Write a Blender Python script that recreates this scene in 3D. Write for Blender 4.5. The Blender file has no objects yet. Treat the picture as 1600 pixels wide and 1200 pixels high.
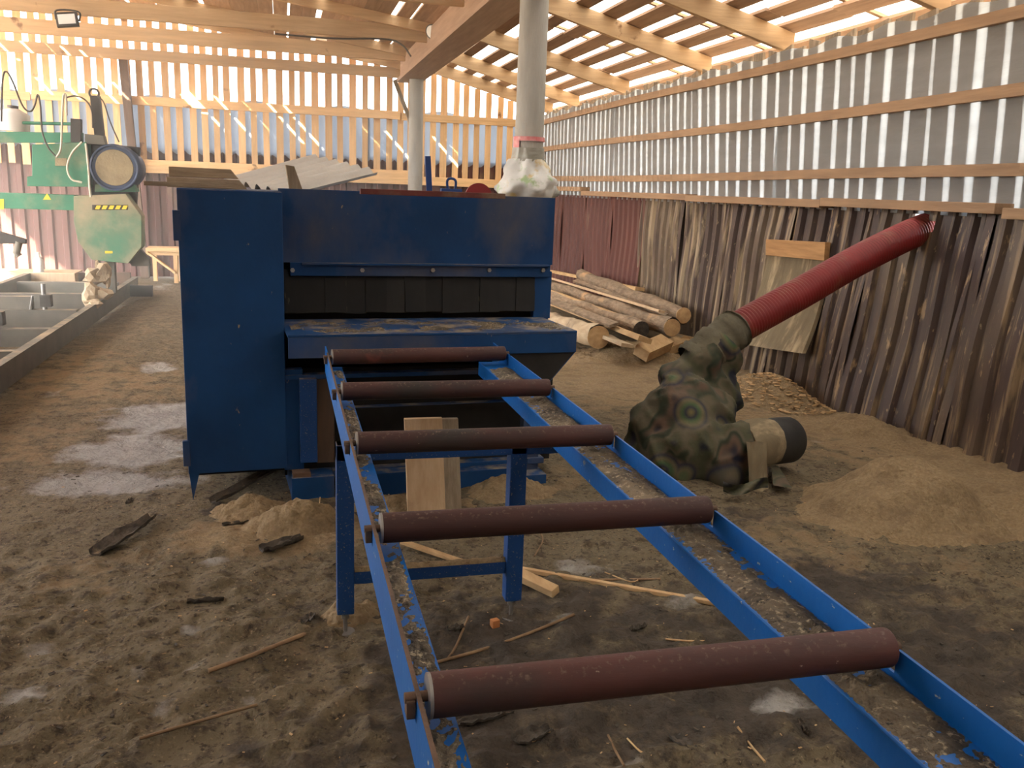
import bpy, bmesh, math, random, bisect
import numpy as np
from mathutils import Vector, Matrix, noise as mnoise
random.seed(7)
SC = bpy.context.scene
COL = SC.collection

# ------------------------------------------------------------------ camera
F_PX, EYE = 1383.0, 1.55
_d = Vector((-359, 314, -F_PX)).normalized()
_l = Vector((5416, 100, -F_PX)); _l = (_l - _d * _l.dot(_d)).normalized()
_u = _l.cross(_d)
ROT = Matrix((_l, _d, _u))                 # camera axes -> room axes (x across, y deep, z up)
cam_d = bpy.data.cameras.new('camera'); cam = bpy.data.objects.new('camera', cam_d); COL.objects.link(cam)
cam_d.sensor_width = 36.0; cam_d.lens = 36.0 * F_PX / 1600.0; cam_d.clip_start = 0.02; cam_d.clip_end = 300
cam.matrix_world = Matrix.Translation((0, 0, EYE)) @ ROT.to_4x4()
SC.camera = cam

# ------------------------------------------------------------------ daylight
SUN_DIR = Vector((0.56, 0.54, -0.60)).normalized()      # the way the light travels: from behind left, down to the right
w = bpy.data.worlds.new('sky'); SC.world = w; w.use_nodes = True
nt = w.node_tree; nt.nodes.clear()
out = nt.nodes.new('ShaderNodeOutputWorld'); bg = nt.nodes.new('ShaderNodeBackground')
sky = nt.nodes.new('ShaderNodeTexSky'); sky.sky_type = 'NISHITA'; sky.sun_disc = False
sky.sun_elevation = math.asin(-SUN_DIR.z); sky.sun_rotation = math.atan2(-SUN_DIR.x, -SUN_DIR.y)
sky.dust_density = 3.0; sky.air_density = 1.0; sky.ozone_density = 1.0
hsv = nt.nodes.new('ShaderNodeHueSaturation'); hsv.inputs['Saturation'].default_value = 0.22
nt.links.new(sky.outputs[0], hsv.inputs['Color']); nt.links.new(hsv.outputs[0], bg.inputs[0]); nt.links.new(bg.outputs[0], out.inputs[0])
bg.inputs[1].default_value = 0.75
sun_d = bpy.data.lights.new('sun', 'SUN'); sun_d.energy = 40.0; sun_d.angle = math.radians(0.6); sun_d.color = (1.0, 0.86, 0.66)
sun = bpy.data.objects.new('sun', sun_d); COL.objects.link(sun)
sun.rotation_euler = SUN_DIR.to_track_quat('-Z', 'Y').to_euler(); sun.location = (-8, -8, 9)
SC.view_settings.view_transform = 'Standard'; SC.view_settings.look = 'None'
SC.view_settings.gamma = 1.0; SC.view_settings.use_curve_mapping = False
SC.view_settings.exposure = 1.2
SC.cycles.use_denoising = True
SC.cycles.max_bounces = 10; SC.cycles.diffuse_bounces = 6; SC.cycles.transmission_bounces = 8
SC.cycles.sample_clamp_indirect = 6.0

# ------------------------------------------------------------------ measuring helpers (room metres)
def ray(px, py): return ROT @ Vector((px - 800, 600 - py, -F_PX))
def _hit(px, py, axis, val):
    r = ray(px, py); o = Vector((0, 0, EYE)); t = (val - o[axis]) / r[axis]; return o + r * t
def atX(px, py, v): return _hit(px, py, 0, v)
def atY(px, py, v): return _hit(px, py, 1, v)
def atZ(px, py, v=0.0): return _hit(px, py, 2, v)

# ------------------------------------------------------------------ materials
def _n(nt, t, **kw):
    n = nt.nodes.new(t)
    for k, v in kw.items():
        if k in n.inputs: n.inputs[k].default_value = v
        else: setattr(n, k, v)
    return n
def rgba(c): return (c[0], c[1], c[2], 1.0)
def srgb(r, g, b):
    f = lambda c: (c / 255) / 12.92 if c / 255 <= .04045 else ((c / 255 + .055) / 1.055) ** 2.4
    return (f(r), f(g), f(b))
def noise_fac(nt, vec, scale, lo, hi, detail=6, rough=.6, stretch=None):
    L = nt.links
    if stretch:
        m = _n(nt, 'ShaderNodeMapping'); m.inputs['Scale'].default_value = stretch; L.new(vec, m.inputs[0]); vec = m.outputs[0]
    n = _n(nt, 'ShaderNodeTexNoise', Scale=scale, Detail=detail, Roughness=rough); L.new(vec, n.inputs['Vector'])
    r = _n(nt, 'ShaderNodeMapRange'); r.inputs[1].default_value = lo; r.inputs[2].default_value = hi; r.clamp = True
    L.new(n.outputs[0], r.inputs[0]); return r.outputs[0]
def mixc(nt, fac, a, b):
    m = _n(nt, 'ShaderNodeMix', data_type='RGBA'); L = nt.links
    for sock, v in ((m.inputs[0], fac), (m.inputs[6], a), (m.inputs[7], b)):
        if hasattr(v, 'links'): L.new(v, sock)
        elif isinstance(v, (int, float)): sock.default_value = v
        else: sock.default_value = rgba(v)
    return m.outputs[2]
def mul(nt, a, b, op='MULTIPLY'):
    m = _n(nt, 'ShaderNodeMath', operation=op); m.use_clamp = True
    for s, v in ((m.inputs[0], a), (m.inputs[1], b)):
        if hasattr(v, 'links'): nt.links.new(v, s)
        else: s.default_value = v
    return m.outputs[0]
MATS = {}
def pm(name, c1, c2, scale=6, stretch=(1, 1, 1), rough=.75, metal=0., bump=.15, bscale=40, rand=.12, layers=(), spec=.4, lo=.3, hi=.7):
    """two-tone noisy paint / wood / metal; layers: (colour, scale, lo, hi, stretch, 'any'|'top')"""
    m = bpy.data.materials.new(name); m.use_nodes = True; nt = m.node_tree; L = nt.links
    b = nt.nodes['Principled BSDF']; b.inputs['Metallic'].default_value = metal; b.inputs['Specular IOR Level'].default_value = spec
    tc = _n(nt, 'ShaderNodeTexCoord'); oi = _n(nt, 'ShaderNodeObjectInfo')
    add = _n(nt, 'ShaderNodeVectorMath', operation='ADD'); L.new(tc.outputs['Object'], add.inputs[0])
    sc = _n(nt, 'ShaderNodeVectorMath', operation='SCALE'); sc.inputs[0].default_value = (7.3, 3.1, 5.7); L.new(oi.outputs['Random'], sc.inputs['Scale'])
    L.new(sc.outputs[0], add.inputs[1]); vec = add.outputs[0]
    col = mixc(nt, noise_fac(nt, vec, scale, lo, hi, stretch=stretch), c1, c2)
    if rand:
        h = _n(nt, 'ShaderNodeHueSaturation'); mr = _n(nt, 'ShaderNodeMapRange'); mr.inputs[3].default_value = 1 - rand; mr.inputs[4].default_value = 1 + rand
        L.new(oi.outputs['Random'], mr.inputs[0]); L.new(mr.outputs[0], h.inputs['Value']); L.new(col, h.inputs['Color']); col = h.outputs[0]
    rgh = rough
    for (lc, ls, l0, l1, lst, where) in layers:
        f = noise_fac(nt, vec, ls, l0, l1, stretch=lst)
        if where == 'top':
            g = _n(nt, 'ShaderNodeNewGeometry'); sx = _n(nt, 'ShaderNodeSeparateXYZ'); L.new(g.outputs['Normal'], sx.inputs[0])
            mr = _n(nt, 'ShaderNodeMapRange'); mr.inputs[1].default_value = .45; mr.inputs[2].default_value = .85; L.new(sx.outputs[2], mr.inputs[0])
            f = mul(nt, f, mr.outputs[0])
        col = mixc(nt, f, col, lc)
    L.new(col, b.inputs['Base Color']); b.inputs['Roughness'].default_value = rgh
    if bump:
        bn = _n(nt, 'ShaderNodeTexNoise', Scale=bscale, Detail=4); mp = _n(nt, 'ShaderNodeMapping'); mp.inputs['Scale'].default_value = stretch
        L.new(vec, mp.inputs[0]); L.new(mp.outputs[0], bn.inputs['Vector'])
        bp = _n(nt, 'ShaderNodeBump', Strength=bump, Distance=.02); L.new(bn.outputs[0], bp.inputs['Height']); L.new(bp.outputs[0], b.inputs['Normal'])
    MATS[name] = m; return m

DUST = (.38, .28, .17); DIRT = (.13, .095, .065)
pine = lambda n, st, c1=(.80, .52, .26), c2=(.63, .385, .17): pm(n, c1, c2, 5, st, .75, 0, .12, 20, .18, [((.25, .12, .05), 3, .66, .72, (1, 1, 1), 'any')])
pine('pine_upright', (6, 6, .5)); pine('pine_across', (.5, 6, 6), (.78, .51, .25), (.60, .365, .16)); pine('pine_deep', (6, .5, 6), (.50, .28, .12), (.33, .175, .07))
pm('old_wood', (.42, .34, .24), (.26, .20, .14), 6, (.6, 5, 5), .85, 0, .25, 20, .15, [(DUST, 5, .5, .75, (1, 1, 1), 'top')])
pm('old_wood_up', (.34, .27, .19), (.22, .17, .115), 6, (5, 5, .6), .85, 0, .25, 20, .15)
pm('roof_wood', (.46, .30, .19), (.30, .185, .115), 4, (5, .4, 5), .85, 0, .15, 20, .3)
pm('roof_wood_across', (.56, .38, .21), (.40, .26, .14), 4, (.4, 5, 5), .8, 0, .12, 20, .12, [((.2, .1, .05), 3, .66, .72, (1, 1, 1), 'any')])
pm('beam_wood', (.40, .265, .175), (.28, .18, .12), 4, (5, .4, 5), .8, 0, .12, 20, .0)
pm('batten_wood', (.40, .25, .14), (.27, .165, .095), 4, (5, .4, 5), .8, 0, .12, 20, .0, [(DUST, 8, .45, .7, (1, 1, 1), 'top')])
pm('fresh_plank', (.58, .42, .26), (.46, .31, .18), 5, (6, 6, .5), .8, 0, .12, 20, .08, [((.3, .2, .12), 3, .6, .8, (1, 1, 1), 'any')])
pm('split_wood', (.60, .40, .20), (.40, .24, .11), 5, (3, 1, 3), .85, 0, .3, 15, .15)
pm('pale_log', (.50, .39, .25), (.36, .26, .16), 5, (3, 1, 3), .85, 0, .3, 15, .12, [(DIRT, 3, .55, .75, (1, 1, 1), 'any')])
pm('bark', (.33, .24, .155), (.14, .095, .06), 9, (2, .7, 2), .95, 0, .9, 18, .15, [((.46, .28, .14), 3.5, .60, .68, (1, .5, 1), 'any'), (DUST, 4, .55, .75, (1, 1, 1), 'top')])
pm('dark_bark', (.095, .075, .055), (.035, .028, .022), 12, (1, 1, 1), .95, 0, .8, 30, .2, [(DUST, 9, .6, .8, (1, 1, 1), 'top')])
pm('twig', (.30, .19, .10), (.17, .10, .055), 12, (1, 1, 1), .9, 0, .2, 30, .3)
pm('concrete_post', (.43, .41, .36), (.31, .295, .26), 3, (2, 2, .5), .9, 0, .15, 40, .05, [((.3, .26, .21), 2, .56, .72, (1, 1, 1), 'any')])
BL1, BL2 = (.007, .060, .190), (.005, .038, .125)
pm('machine_blue', BL1, BL2, 2.2, (1, 1, 1), .62, 0, .05, 60, .0, [((.15, .125, .09), 1.7, .50, .88, (1, 1, .6), 'any'), (DUST, 26, .70, .75, (1, 1, .5), 'any'), ((.30, .24, .16), 7, .46, .66, (1, 1, 1), 'top')], spec=.3)
pm('conveyor_blue', (.003, .120, .43), (.003, .092, .34), 3, (1, 1, 1), .48, 0, .05, 60, .0, [((.5, .46, .38), 60, .67, .71, (1, .6, 1), 'any'), ((.36, .30, .22), 14, .70, .74, (1, .7, 1), 'any')], spec=.35)
pm('leg_blue', (.006, .058, .22), (.005, .04, .15), 3, (1, 1, 1), .55, 0, .06, 60, .0, [((.26, .22, .18), 130, .62, .68, (1, 1, 1), 'any'), (DUST, 9, .4, .6, (1, 1, 1), 'top')], spec=.4)  # conveyor paint darkened; shade on the leg fronts put into the colour
pm('roller_red', (.092, .028, .022), (.045, .018, .015), 3, (.8, 3, 3), .68, 0, .06, 50, .25, [((.30, .22, .16), 75, .69, .73, (.6, 1, 1), 'any'), ((.03, .024, .02), 2.5, .52, .68, (.7, 1, 1), 'any'), ((.26, .06, .04), 2, .64, .72, (.7, 1, 1), 'any'), ((.14, .09, .065), 90, .56, .70, (1, 1, 1), 'top')], spec=.45)
pm('steel', (.38, .37, .35), (.24, .22, .2), 8, (1, 1, 1), .45, .7, .05, 60, .05)
pm('rusty', (.17, .10, .065), (.10, .065, .045), 8, (1, 1, 1), .8, .1, .2, 50, .1)
pm('rubber', (.022, .021, .02), (.012, .012, .012), 5, (1, 1, .4), .7, 0, .05, 40, .25, [((.16, .13, .09), 13, .66, .76, (1, 1, .3), 'any')])
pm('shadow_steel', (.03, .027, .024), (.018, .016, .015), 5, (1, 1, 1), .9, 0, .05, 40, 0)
pm('brown_board', (.10, .062, .04), (.06, .04, .03), 4, (4, 4, .6), .9, 0, .1, 40, .1)
pm('mill_green', (.055, .235, .135), (.04, .175, .10), 3, (1, 1, 1), .55, 0, .05, 40, .05, [((.35, .28, .17), 2.0, .5, .75, (1, 1, 1), 'any')])
pm('mill_green_dusty', (.075, .235, .14), (.20, .22, .13), 2.4, (1, 1, 1), .7, 0, .05, 40, .05, [((.40, .31, .19), 2.2, .40, .66, (1, 1, 1), 'any')])
pm('mill_grey', (.15, .13, .10), (.095, .085, .068), 5, (1, 1, 1), .6, .1, .05, 40, .15, [(DUST, 6, .45, .7, (1, 1, 1), 'top')])
pm('mill_dark', (.075, .065, .055), (.045, .04, .035), 5, (1, 1, 1), .6, .1, .05, 40, .15, [(DUST, 6, .45, .7, (1, 1, 1), 'top')])
pm('motor_blue', (.05, .075, .14), (.03, .04, .08), 5, (1, 1, 1), .5, .1, .05, 40, .0, [((.3, .24, .16), 4, .55, .75, (1, 1, 1), 'any')])
pm('tan_grime', (.36, .28, .16), (.22, .17, .10), 5, (1, 1, 1), .9, 0, .2, 40, .0)
pm('yellow_tape', (.80, .62, .05), (.74, .55, .04), 5, (1, 1, 1), .5, 0, 0, 40, 0)
pm('black_print', (.03, .025, .02), (.04, .03, .025), 5, (1, 1, 1), .5, 0, 0, 40, 0)
pm('cable_white', (.62, .55, .42), (.5, .45, .35), 5, (1, 1, 1), .5, 0, 0, 40, 0)
pm('cable_dark', (.09, .075, .06), (.06, .05, .04), 5, (1, 1, 1), .5, 0, 0, 40, 0)
pm('hose_red', (.26, .022, .022), (.18, .018, .018), 3, (1, 1, 1), .45, 0, .03, 40, 0, [((.24, .15, .08), 2.0, .55, .75, (1, 1, 1), 'any'), ((.25, .15, .09), 7, .5, .75, (1, 1, 1), 'top')], spec=.45)
pm('black_plastic', (.018, .018, .018), (.03, .028, .026), 6, (1, 1, 1), .6, 0, .05, 40, 0, [((.2, .15, .1), 6, .62, .8, (1, 1, 1), 'top')])
pm('wall_metal', (.165, .072, .058), (.125, .056, .046), 2, (1, 1, .3), .5, .0, .03, 40, .06, [((.27, .185, .115), 2.2, .62, .8, (1, 5, .6), 'any')], spec=.4)
pm('wall_metal_dusty', (.072, .047, .042), (.05, .034, .030), 2, (1, 2, .3), .42, .0, .06, 60, .12, [((.125, .088, .058), 1.3, .42, .62, (1, 1.6, .5), 'any'), ((.27, .19, .11), 2.6, .545, .64, (1, 7, .5), 'any'), ((.36, .27, .165), 16, .66, .72, (1, 1, .5), 'any'), ((.42, .29, .16), 4, .62, .68, (1, 4, .9), 'any')], spec=.5)
pm('wall_metal_tan', (.105, .076, .062), (.075, .053, .045), 2, (1, 2, .3), .42, .0, .06, 60, .12, [((.20, .15, .10), 1.3, .42, .62, (1, 1.6, .5), 'any'), ((.36, .28, .18), 2.6, .50, .60, (1, 6, .45), 'any'), ((.42, .33, .21), 14, .62, .70, (1, 1, .4), 'any')], spec=.5)
pm('flap_cloth', (.24, .19, .115), (.15, .115, .07), 3, (1, 3, .6), .95, 0, .2, 40, 0, [((.46, .36, .22), 5, .5, .7, (1, 2, .5), 'any'), ((.12, .09, .06), 2.5, .62, .8, (1, 1, 1), 'any')])
pm('cement_sheet', (.72, .70, .65), (.58, .56, .52), 3, (1, 1, 1), .9, 0, .1, 60, 0)
pm('red_paint', (.30, .025, .025), (.22, .02, .02), 4, (1, 1, 1), .5, 0, .03, 40, 0, [((.2, .12, .08), 5, .5, .7, (1, 1, 1), 'top')])
pm('dark_red_bar', (.16, .035, .03), (.10, .026, .022), 4, (1, 1, 1), .6, 0, .03, 40, 0, [((.2, .14, .09), 5, .5, .7, (1, 1, 1), 'any')])
pm('tool_blue', (.02, .06, .22), (.015, .045, .16), 4, (1, 1, 1), .5, 0, .03, 40, 0)
pm('white_plastic', (.78, .75, .68), (.68, .65, .58), 4, (1, 1, 1), .5, 0, .03, 40, 0)
pm('bag_film', (.66, .65, .61), (.50, .49, .45), 2.4, (1, 1, 1), .45, 0, .25, 6, 0, [((.34, .34, .33), 4, .52, .62, (1, 1, 1), 'any'), ((.30, .40, .20), 6, .56, .64, (1, 1, 1), 'any'), ((.58, .44, .20), 4.5, .58, .66, (1, 1, 1), 'any')], spec=.6)
pm('bag_red', (.62, .10, .12), (.70, .40, .36), 12, (1, 1, 1), .5, 0, .1, 10, 0)
pm('clear_wrap', (.36, .36, .30), (.24, .22, .18), 5, (1, 1, 4), .3, 0, .3, 10, 0, spec=.6)
pm('brick_orange', (.50, .20, .07), (.42, .16, .05), 9, (1, 1, 1), .9, 0, .2, 40, 0)
pm('ledge_dust', (.24, .185, .12), (.045, .037, .03), 7, (1, 1, 1), .95, 0, .8, 90, 0, [((.40, .32, .21), 60, .55, .66, (1, 1, 1), 'any'), ((.03, .026, .022), 50, .6, .68, (1, 1, 1), 'any')])
pm('cuff_cloth', (.17, .15, .10), (.09, .08, .055), 5, (1, 1, 1), .95, 0, .4, 20, 0)
pm('post_brown', (.17, .105, .07), (.12, .075, .05), 5, (5, 5, .5), .85, 0, .2, 20, 0)
pm('glass_lamp', (.75, .74, .70), (.68, .67, .63), 2, (1, 1, 1), .2, 0, 0, 40, 0)
pm('bottle_clear', (.85, .86, .84), (.75, .77, .76), 2, (1, 1, 1), .15, 0, 0, 40, 0)

def film_mat(name, col, tr, mixf, wr):
    m = bpy.data.materials.new(name); m.use_nodes = True; nt = m.node_tree; L = nt.links; nt.nodes.remove(nt.nodes['Principled BSDF'])
    o = nt.nodes['Material Output']; d = _n(nt, 'ShaderNodeBsdfDiffuse', Color=rgba(col)); t = _n(nt, 'ShaderNodeBsdfTranslucent', Color=rgba(tr))
    mx = _n(nt, 'ShaderNodeMixShader'); mx.inputs[0].default_value = mixf; L.new(d.outputs[0], mx.inputs[1]); L.new(t.outputs[0], mx.inputs[2])
    tc = _n(nt, 'ShaderNodeTexCoord'); mp = _n(nt, 'ShaderNodeMapping'); mp.inputs['Scale'].default_value = wr; L.new(tc.outputs['Object'], mp.inputs[0])
    n = _n(nt, 'ShaderNodeTexNoise', Scale=3.0, Detail=5); L.new(mp.outputs[0], n.inputs['Vector'])
    bp = _n(nt, 'ShaderNodeBump', Strength=.5, Distance=.03); L.new(n.outputs[0], bp.inputs['Height']); L.new(bp.outputs[0], d.inputs['Normal']); L.new(bp.outputs[0], t.inputs['Normal'])
    cr = _n(nt, 'ShaderNodeMapRange'); cr.inputs[1].default_value = .35; cr.inputs[2].default_value = .7; L.new(n.outputs[0], cr.inputs[0])
    c = mixc(nt, cr.outputs[0], tuple(x * .72 for x in tr), tr); L.new(c, t.inputs['Color'])
    L.new(mx.outputs[0], o.inputs['Surface']); MATS[name] = m
film_mat('film_back', (.42, .47, .53), (.19, .24, .31), .5, (2, 2, .5))
film_mat('film_right', (.44, .425, .40), (.50, .56, .60), .5, (2, .6, 2.5))
film_mat('film_roof', (.75, .75, .75), (.46, .48, .50), .6, (1, 1, 1))

def camo():
    m = bpy.data.materials.new('camo_cloth'); m.use_nodes = True; nt = m.node_tree; L = nt.links; b = nt.nodes['Principled BSDF']
    tc = _n(nt, 'ShaderNodeTexCoord'); v = tc.outputs['Object']
    n = _n(nt, 'ShaderNodeTexNoise', Scale=4.0, Detail=2); L.new(v, n.inputs['Vector'])
    r = _n(nt, 'ShaderNodeValToRGB'); L.new(n.outputs[0], r.inputs[0]); r.color_ramp.interpolation = 'EASE'
    els = r.color_ramp.elements; els[0].position = .34; els[0].color = (.010, .011, .022, 1); els[1].position = .43; els[1].color = (.06, .06, .03, 1)
    for q, c in ((.50, (.095, .08, .05)), (.55, (.022, .032, .016)), (.62, (.10, .06, .04)), (.70, (.014, .015, .03))):
        e = els.new(q); e.color = rgba(c)
    vo = _n(nt, 'ShaderNodeTexVoronoi', Scale=3.4); L.new(v, vo.inputs['Vector'])
    r2 = _n(nt, 'ShaderNodeValToRGB'); L.new(vo.outputs['Distance'], r2.inputs[0]); e2 = r2.color_ramp.elements
    e2[0].position = .03; e2[0].color = (.17, .14, .05, 1); e2[1].position = .11; e2[1].color = (.015, .018, .04, 1)
    for q, c in ((.18, (.05, .10, .035)), (.26, (.12, .10, .05)), (.33, (.02, .022, .04)), (.40, (.075, .05, .035))):
        e = e2.new(q); e.color = rgba(c)
    f = _n(nt, 'ShaderNodeMapRange'); f.inputs[1].default_value = .34; f.inputs[2].default_value = .42; f.inputs[3].default_value = .85; f.inputs[4].default_value = 0
    L.new(vo.outputs['Distance'], f.inputs[0])
    c = mixc(nt, f.outputs[0], r.outputs[0], r2.outputs[0])
    g = _n(nt, 'ShaderNodeNewGeometry'); sx = _n(nt, 'ShaderNodeSeparateXYZ'); L.new(g.outputs['Normal'], sx.inputs[0])
    mr = _n(nt, 'ShaderNodeMapRange'); mr.inputs[1].default_value = .1; mr.inputs[2].default_value = 1.0; mr.inputs[4].default_value = .42; L.new(sx.outputs[2], mr.inputs[0])
    c = mixc(nt, mul(nt, mr.outputs[0], noise_fac(nt, v, 5, .35, .65)), c, (.15, .125, .08)); L.new(c, b.inputs['Base Color']); b.inputs['Roughness'].default_value = .95
    bn = _n(nt, 'ShaderNodeTexNoise', Scale=14, Detail=3); L.new(v, bn.inputs['Vector']); bp = _n(nt, 'ShaderNodeBump', Strength=.4, Distance=.02)
    L.new(bn.outputs[0], bp.inputs['Height']); L.new(bp.outputs[0], b.inputs['Normal']); MATS['camo_cloth'] = m
camo()
def haze_mat(den):
    m = bpy.data.materials.new('haze'); m.use_nodes = True; nt = m.node_tree; nt.nodes.remove(nt.nodes['Principled BSDF'])
    v = _n(nt, 'ShaderNodeVolumeScatter', Color=(1, .93, .80, 1), Density=den, Anisotropy=0.0); nt.links.new(v.outputs[0], nt.nodes['Material Output'].inputs['Volume']); MATS['haze'] = m
haze_mat(.034)

def ground_mat(name, has_attr):
    m = bpy.data.materials.new(name); m.use_nodes = True; nt = m.node_tree; L = nt.links; b = nt.nodes['Principled BSDF']
    tc = _n(nt, 'ShaderNodeTexCoord'); v = tc.outputs['Object']
    dirt = mixc(nt, noise_fac(nt, v, 3.0, .3, .7, 8, .65), (.14, .106, .062), (.215, .168, .104))
    dirt = mixc(nt, noise_fac(nt, v, 14, .54, .66, 5), dirt, (.095, .070, .045))
    dirt = mixc(nt, noise_fac(nt, v, 45, .55, .66, 4), dirt, (.065, .047, .032))
    dirt = mixc(nt, noise_fac(nt, v, 70, .60, .70, 3), dirt, (.31, .23, .14))
    saw = mixc(nt, noise_fac(nt, v, 55, .3, .7, 5), (.25, .172, .092), (.37, .265, .15))
    saw = mixc(nt, noise_fac(nt, v, 6, .5, .75, 5), saw, (.20, .135, .078))
    conc = mixc(nt, noise_fac(nt, v, 5, .3, .7, 6), (.30, .275, .245), (.44, .41, .37))
    dark_tone = mixc(nt, noise_fac(nt, v, 9, .3, .7, 6), (.055, .043, .033), (.10, .078, .058))
    def attr_fac(a, amp, sc):
        at = _n(nt, 'ShaderNodeAttribute', attribute_name=a)
        ns = _n(nt, 'ShaderNodeTexNoise', Scale=sc, Detail=7, Roughness=.65); L.new(v, ns.inputs['Vector'])
        s = mul(nt, ns.outputs[0], .5, 'SUBTRACT'); s.node.use_clamp = False
        s2 = mul(nt, s, amp); s2.node.use_clamp = False
        s3 = mul(nt, at.outputs['Fac'], s2, 'ADD'); s3.node.use_clamp = False
        r = _n(nt, 'ShaderNodeMapRange'); r.inputs[1].default_value = .38; r.inputs[2].default_value = .68; L.new(s3, r.inputs[0]); return r.outputs[0]
    if has_attr:
        c = mixc(nt, attr_fac('dark_tone', 1.6, 7), dirt, dark_tone)
        c = mixc(nt, attr_fac('dust', 1.7, 6), c, saw)
        c = mixc(nt, attr_fac('conc', 1.3, 5), c, conc)
    else: c = saw
    L.new(c, b.inputs['Base Color']); b.inputs['Roughness'].default_value = .9; b.inputs['Specular IOR Level'].default_value = .25
    b1 = _n(nt, 'ShaderNodeTexNoise', Scale=70, Detail=5, Roughness=.7); L.new(v, b1.inputs['Vector'])
    b2 = _n(nt, 'ShaderNodeTexNoise', Scale=14, Detail=4); L.new(v, b2.inputs['Vector'])
    p1 = _n(nt, 'ShaderNodeBump', Strength=.9, Distance=.018); L.new(b1.outputs[0], p1.inputs['Height'])
    p2 = _n(nt, 'ShaderNodeBump', Strength=.8, Distance=.05); L.new(b2.outputs[0], p2.inputs['Height']); L.new(p1.outputs[0], p2.inputs['Normal'])
    L.new(p2.outputs[0], b.inputs['Normal']); MATS[name] = m
ground_mat('dirt_floor', True); ground_mat('sawdust', False)
pm('yard_earth', (.30, .24, .17), (.22, .17, .12), .6, (1, 1, 1), .95, 0, .1, 5, 0)

# ------------------------------------------------------------------ mesh helpers
class MB:
    def __init__(s): s.v = []; s.f = []; s.sm = []
    def add(s, vs, fs, smooth=False):
        o = len(s.v); s.v += [Vector(p) for p in vs]; s.f += [tuple(i + o for i in q) for q in fs]; s.sm += [smooth] * len(fs); return s
    def box(s, c, d, R=None):
        c = Vector(c); h = Vector(d) / 2; vs = []
        for i in range(8):
            p = Vector(((-1, 1)[i & 1] * h.x, (-1, 1)[i >> 1 & 1] * h.y, (-1, 1)[i >> 2 & 1] * h.z))
            vs.append(c + (R @ p if R else p))
        return s.add(vs, [(0, 2, 3, 1), (4, 5, 7, 6), (0, 1, 5, 4), (2, 6, 7, 3), (0, 4, 6, 2), (1, 3, 7, 5)])
    def bb(s, x0, x1, y0, y1, z0, z1): return s.box(((x0 + x1) / 2, (y0 + y1) / 2, (z0 + z1) / 2), (x1 - x0, y1 - y0, z1 - z0))
    def bar(s, a, b, wd, ht, up=(0, 0, 1)):
        a = Vector(a); b = Vector(b); y = (b - a).normalized(); x = y.cross(Vector(up)).normalized(); z = x.cross(y)
        R = Matrix((x, y, z)).transposed(); return s.box((a + b) / 2, (wd, (b - a).length, ht), R)
    def prism(s, pts, off):
        """pts: 3-D outline, off: extrusion vector"""
        n = len(pts); vs = [Vector(p) for p in pts] + [Vector(p) + Vector(off) for p in pts]
        return s.add(vs, [tuple(range(n))[::-1], tuple(range(n, 2 * n))] + [(i, (i + 1) % n, n + (i + 1) % n, n + i) for i in range(n)])
    def tube(s, path, r, n=10, caps=True, smooth=True, rough=0.0):
        path = [Vector(p) for p in path]; m = len(path); vs = []; rs = r if isinstance(r, (list, tuple)) else [r] * m
        t0 = (path[1] - path[0]).normalized(); ref = Vector((0, 0, 1)) if abs(t0.z) < .9 else Vector((1, 0, 0)); x = t0.cross(ref).normalized()
        for i, p in enumerate(path):
            t = (path[min(i + 1, m - 1)] - path[max(i - 1, 0)]).normalized(); x = (x - t * x.dot(t)).normalized(); y = t.cross(x)
            for k in range(n):
                a = 2 * math.pi * k / n; rr = rs[i] * (1 + (random.uniform(-rough, rough) if rough else 0)); vs.append(p + (x * math.cos(a) + y * math.sin(a)) * rr)
        fs = [(i * n + k, i * n + (k + 1) % n, (i + 1) * n + (k + 1) % n, (i + 1) * n + k) for i in range(m - 1) for k in range(n)]
        s.add(vs, fs, smooth)
        if caps:
            s.add(vs[:n], [tuple(range(n))[::-1]]); s.add(vs[-n:], [tuple(range(n))])
        return s
    def grid(s, P, nu, nv, smooth=True, skip=None):
        vs = [P(i / nu, j / nv) for j in range(nv + 1) for i in range(nu + 1)]
        fs = [(j * (nu + 1) + i, j * (nu + 1) + i + 1, (j + 1) * (nu + 1) + i + 1, (j + 1) * (nu + 1) + i) for j in range(nv) for i in range(nu) if not (skip and skip(i, j))]
        return s.add(vs, fs, smooth)
    def build(s, name, mat, parent=None, bevel=0.0, origin=None, tf=None):
        vs = [tf @ p for p in s.v] if tf else s.v
        lo = Vector([min(p[k] for p in vs) for k in range(3)]); hi = Vector([max(p[k] for p in vs) for k in range(3)])
        c = Vector(origin) if origin is not None else Vector(((lo.x + hi.x) / 2, (lo.y + hi.y) / 2, lo.z))
        me = bpy.data.meshes.new(name); me.from_pydata([p - c for p in vs], [], s.f)
        for p, q in zip(me.polygons, s.sm): p.use_smooth = q
        if bevel:
            bm = bmesh.new(); bm.from_mesh(me); bmesh.ops.remove_doubles(bm, verts=bm.verts, dist=1e-5)
            bmesh.ops.bevel(bm, geom=[e for e in bm.edges if len(e.link_faces) == 2 and e.calc_face_angle(0) > .5], offset=bevel, segments=2, affect='EDGES', profile=.6)
            bm.to_mesh(me); bm.free()
        me.materials.append(MATS[mat]); me.update()
        o = bpy.data.objects.new(name, me); COL.objects.link(o); WORLD[o] = c
        if parent is not None: o.parent = parent; o.location = c - WORLD[parent]
        else: o.location = c
        return o
WORLD = {}
def tag(o, label=None, cat=None, group=None, kind=None):
    for k, v in (('label', label), ('category', cat), ('group', group), ('kind', kind)):
        if v: o[k] = v
    return o
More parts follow.
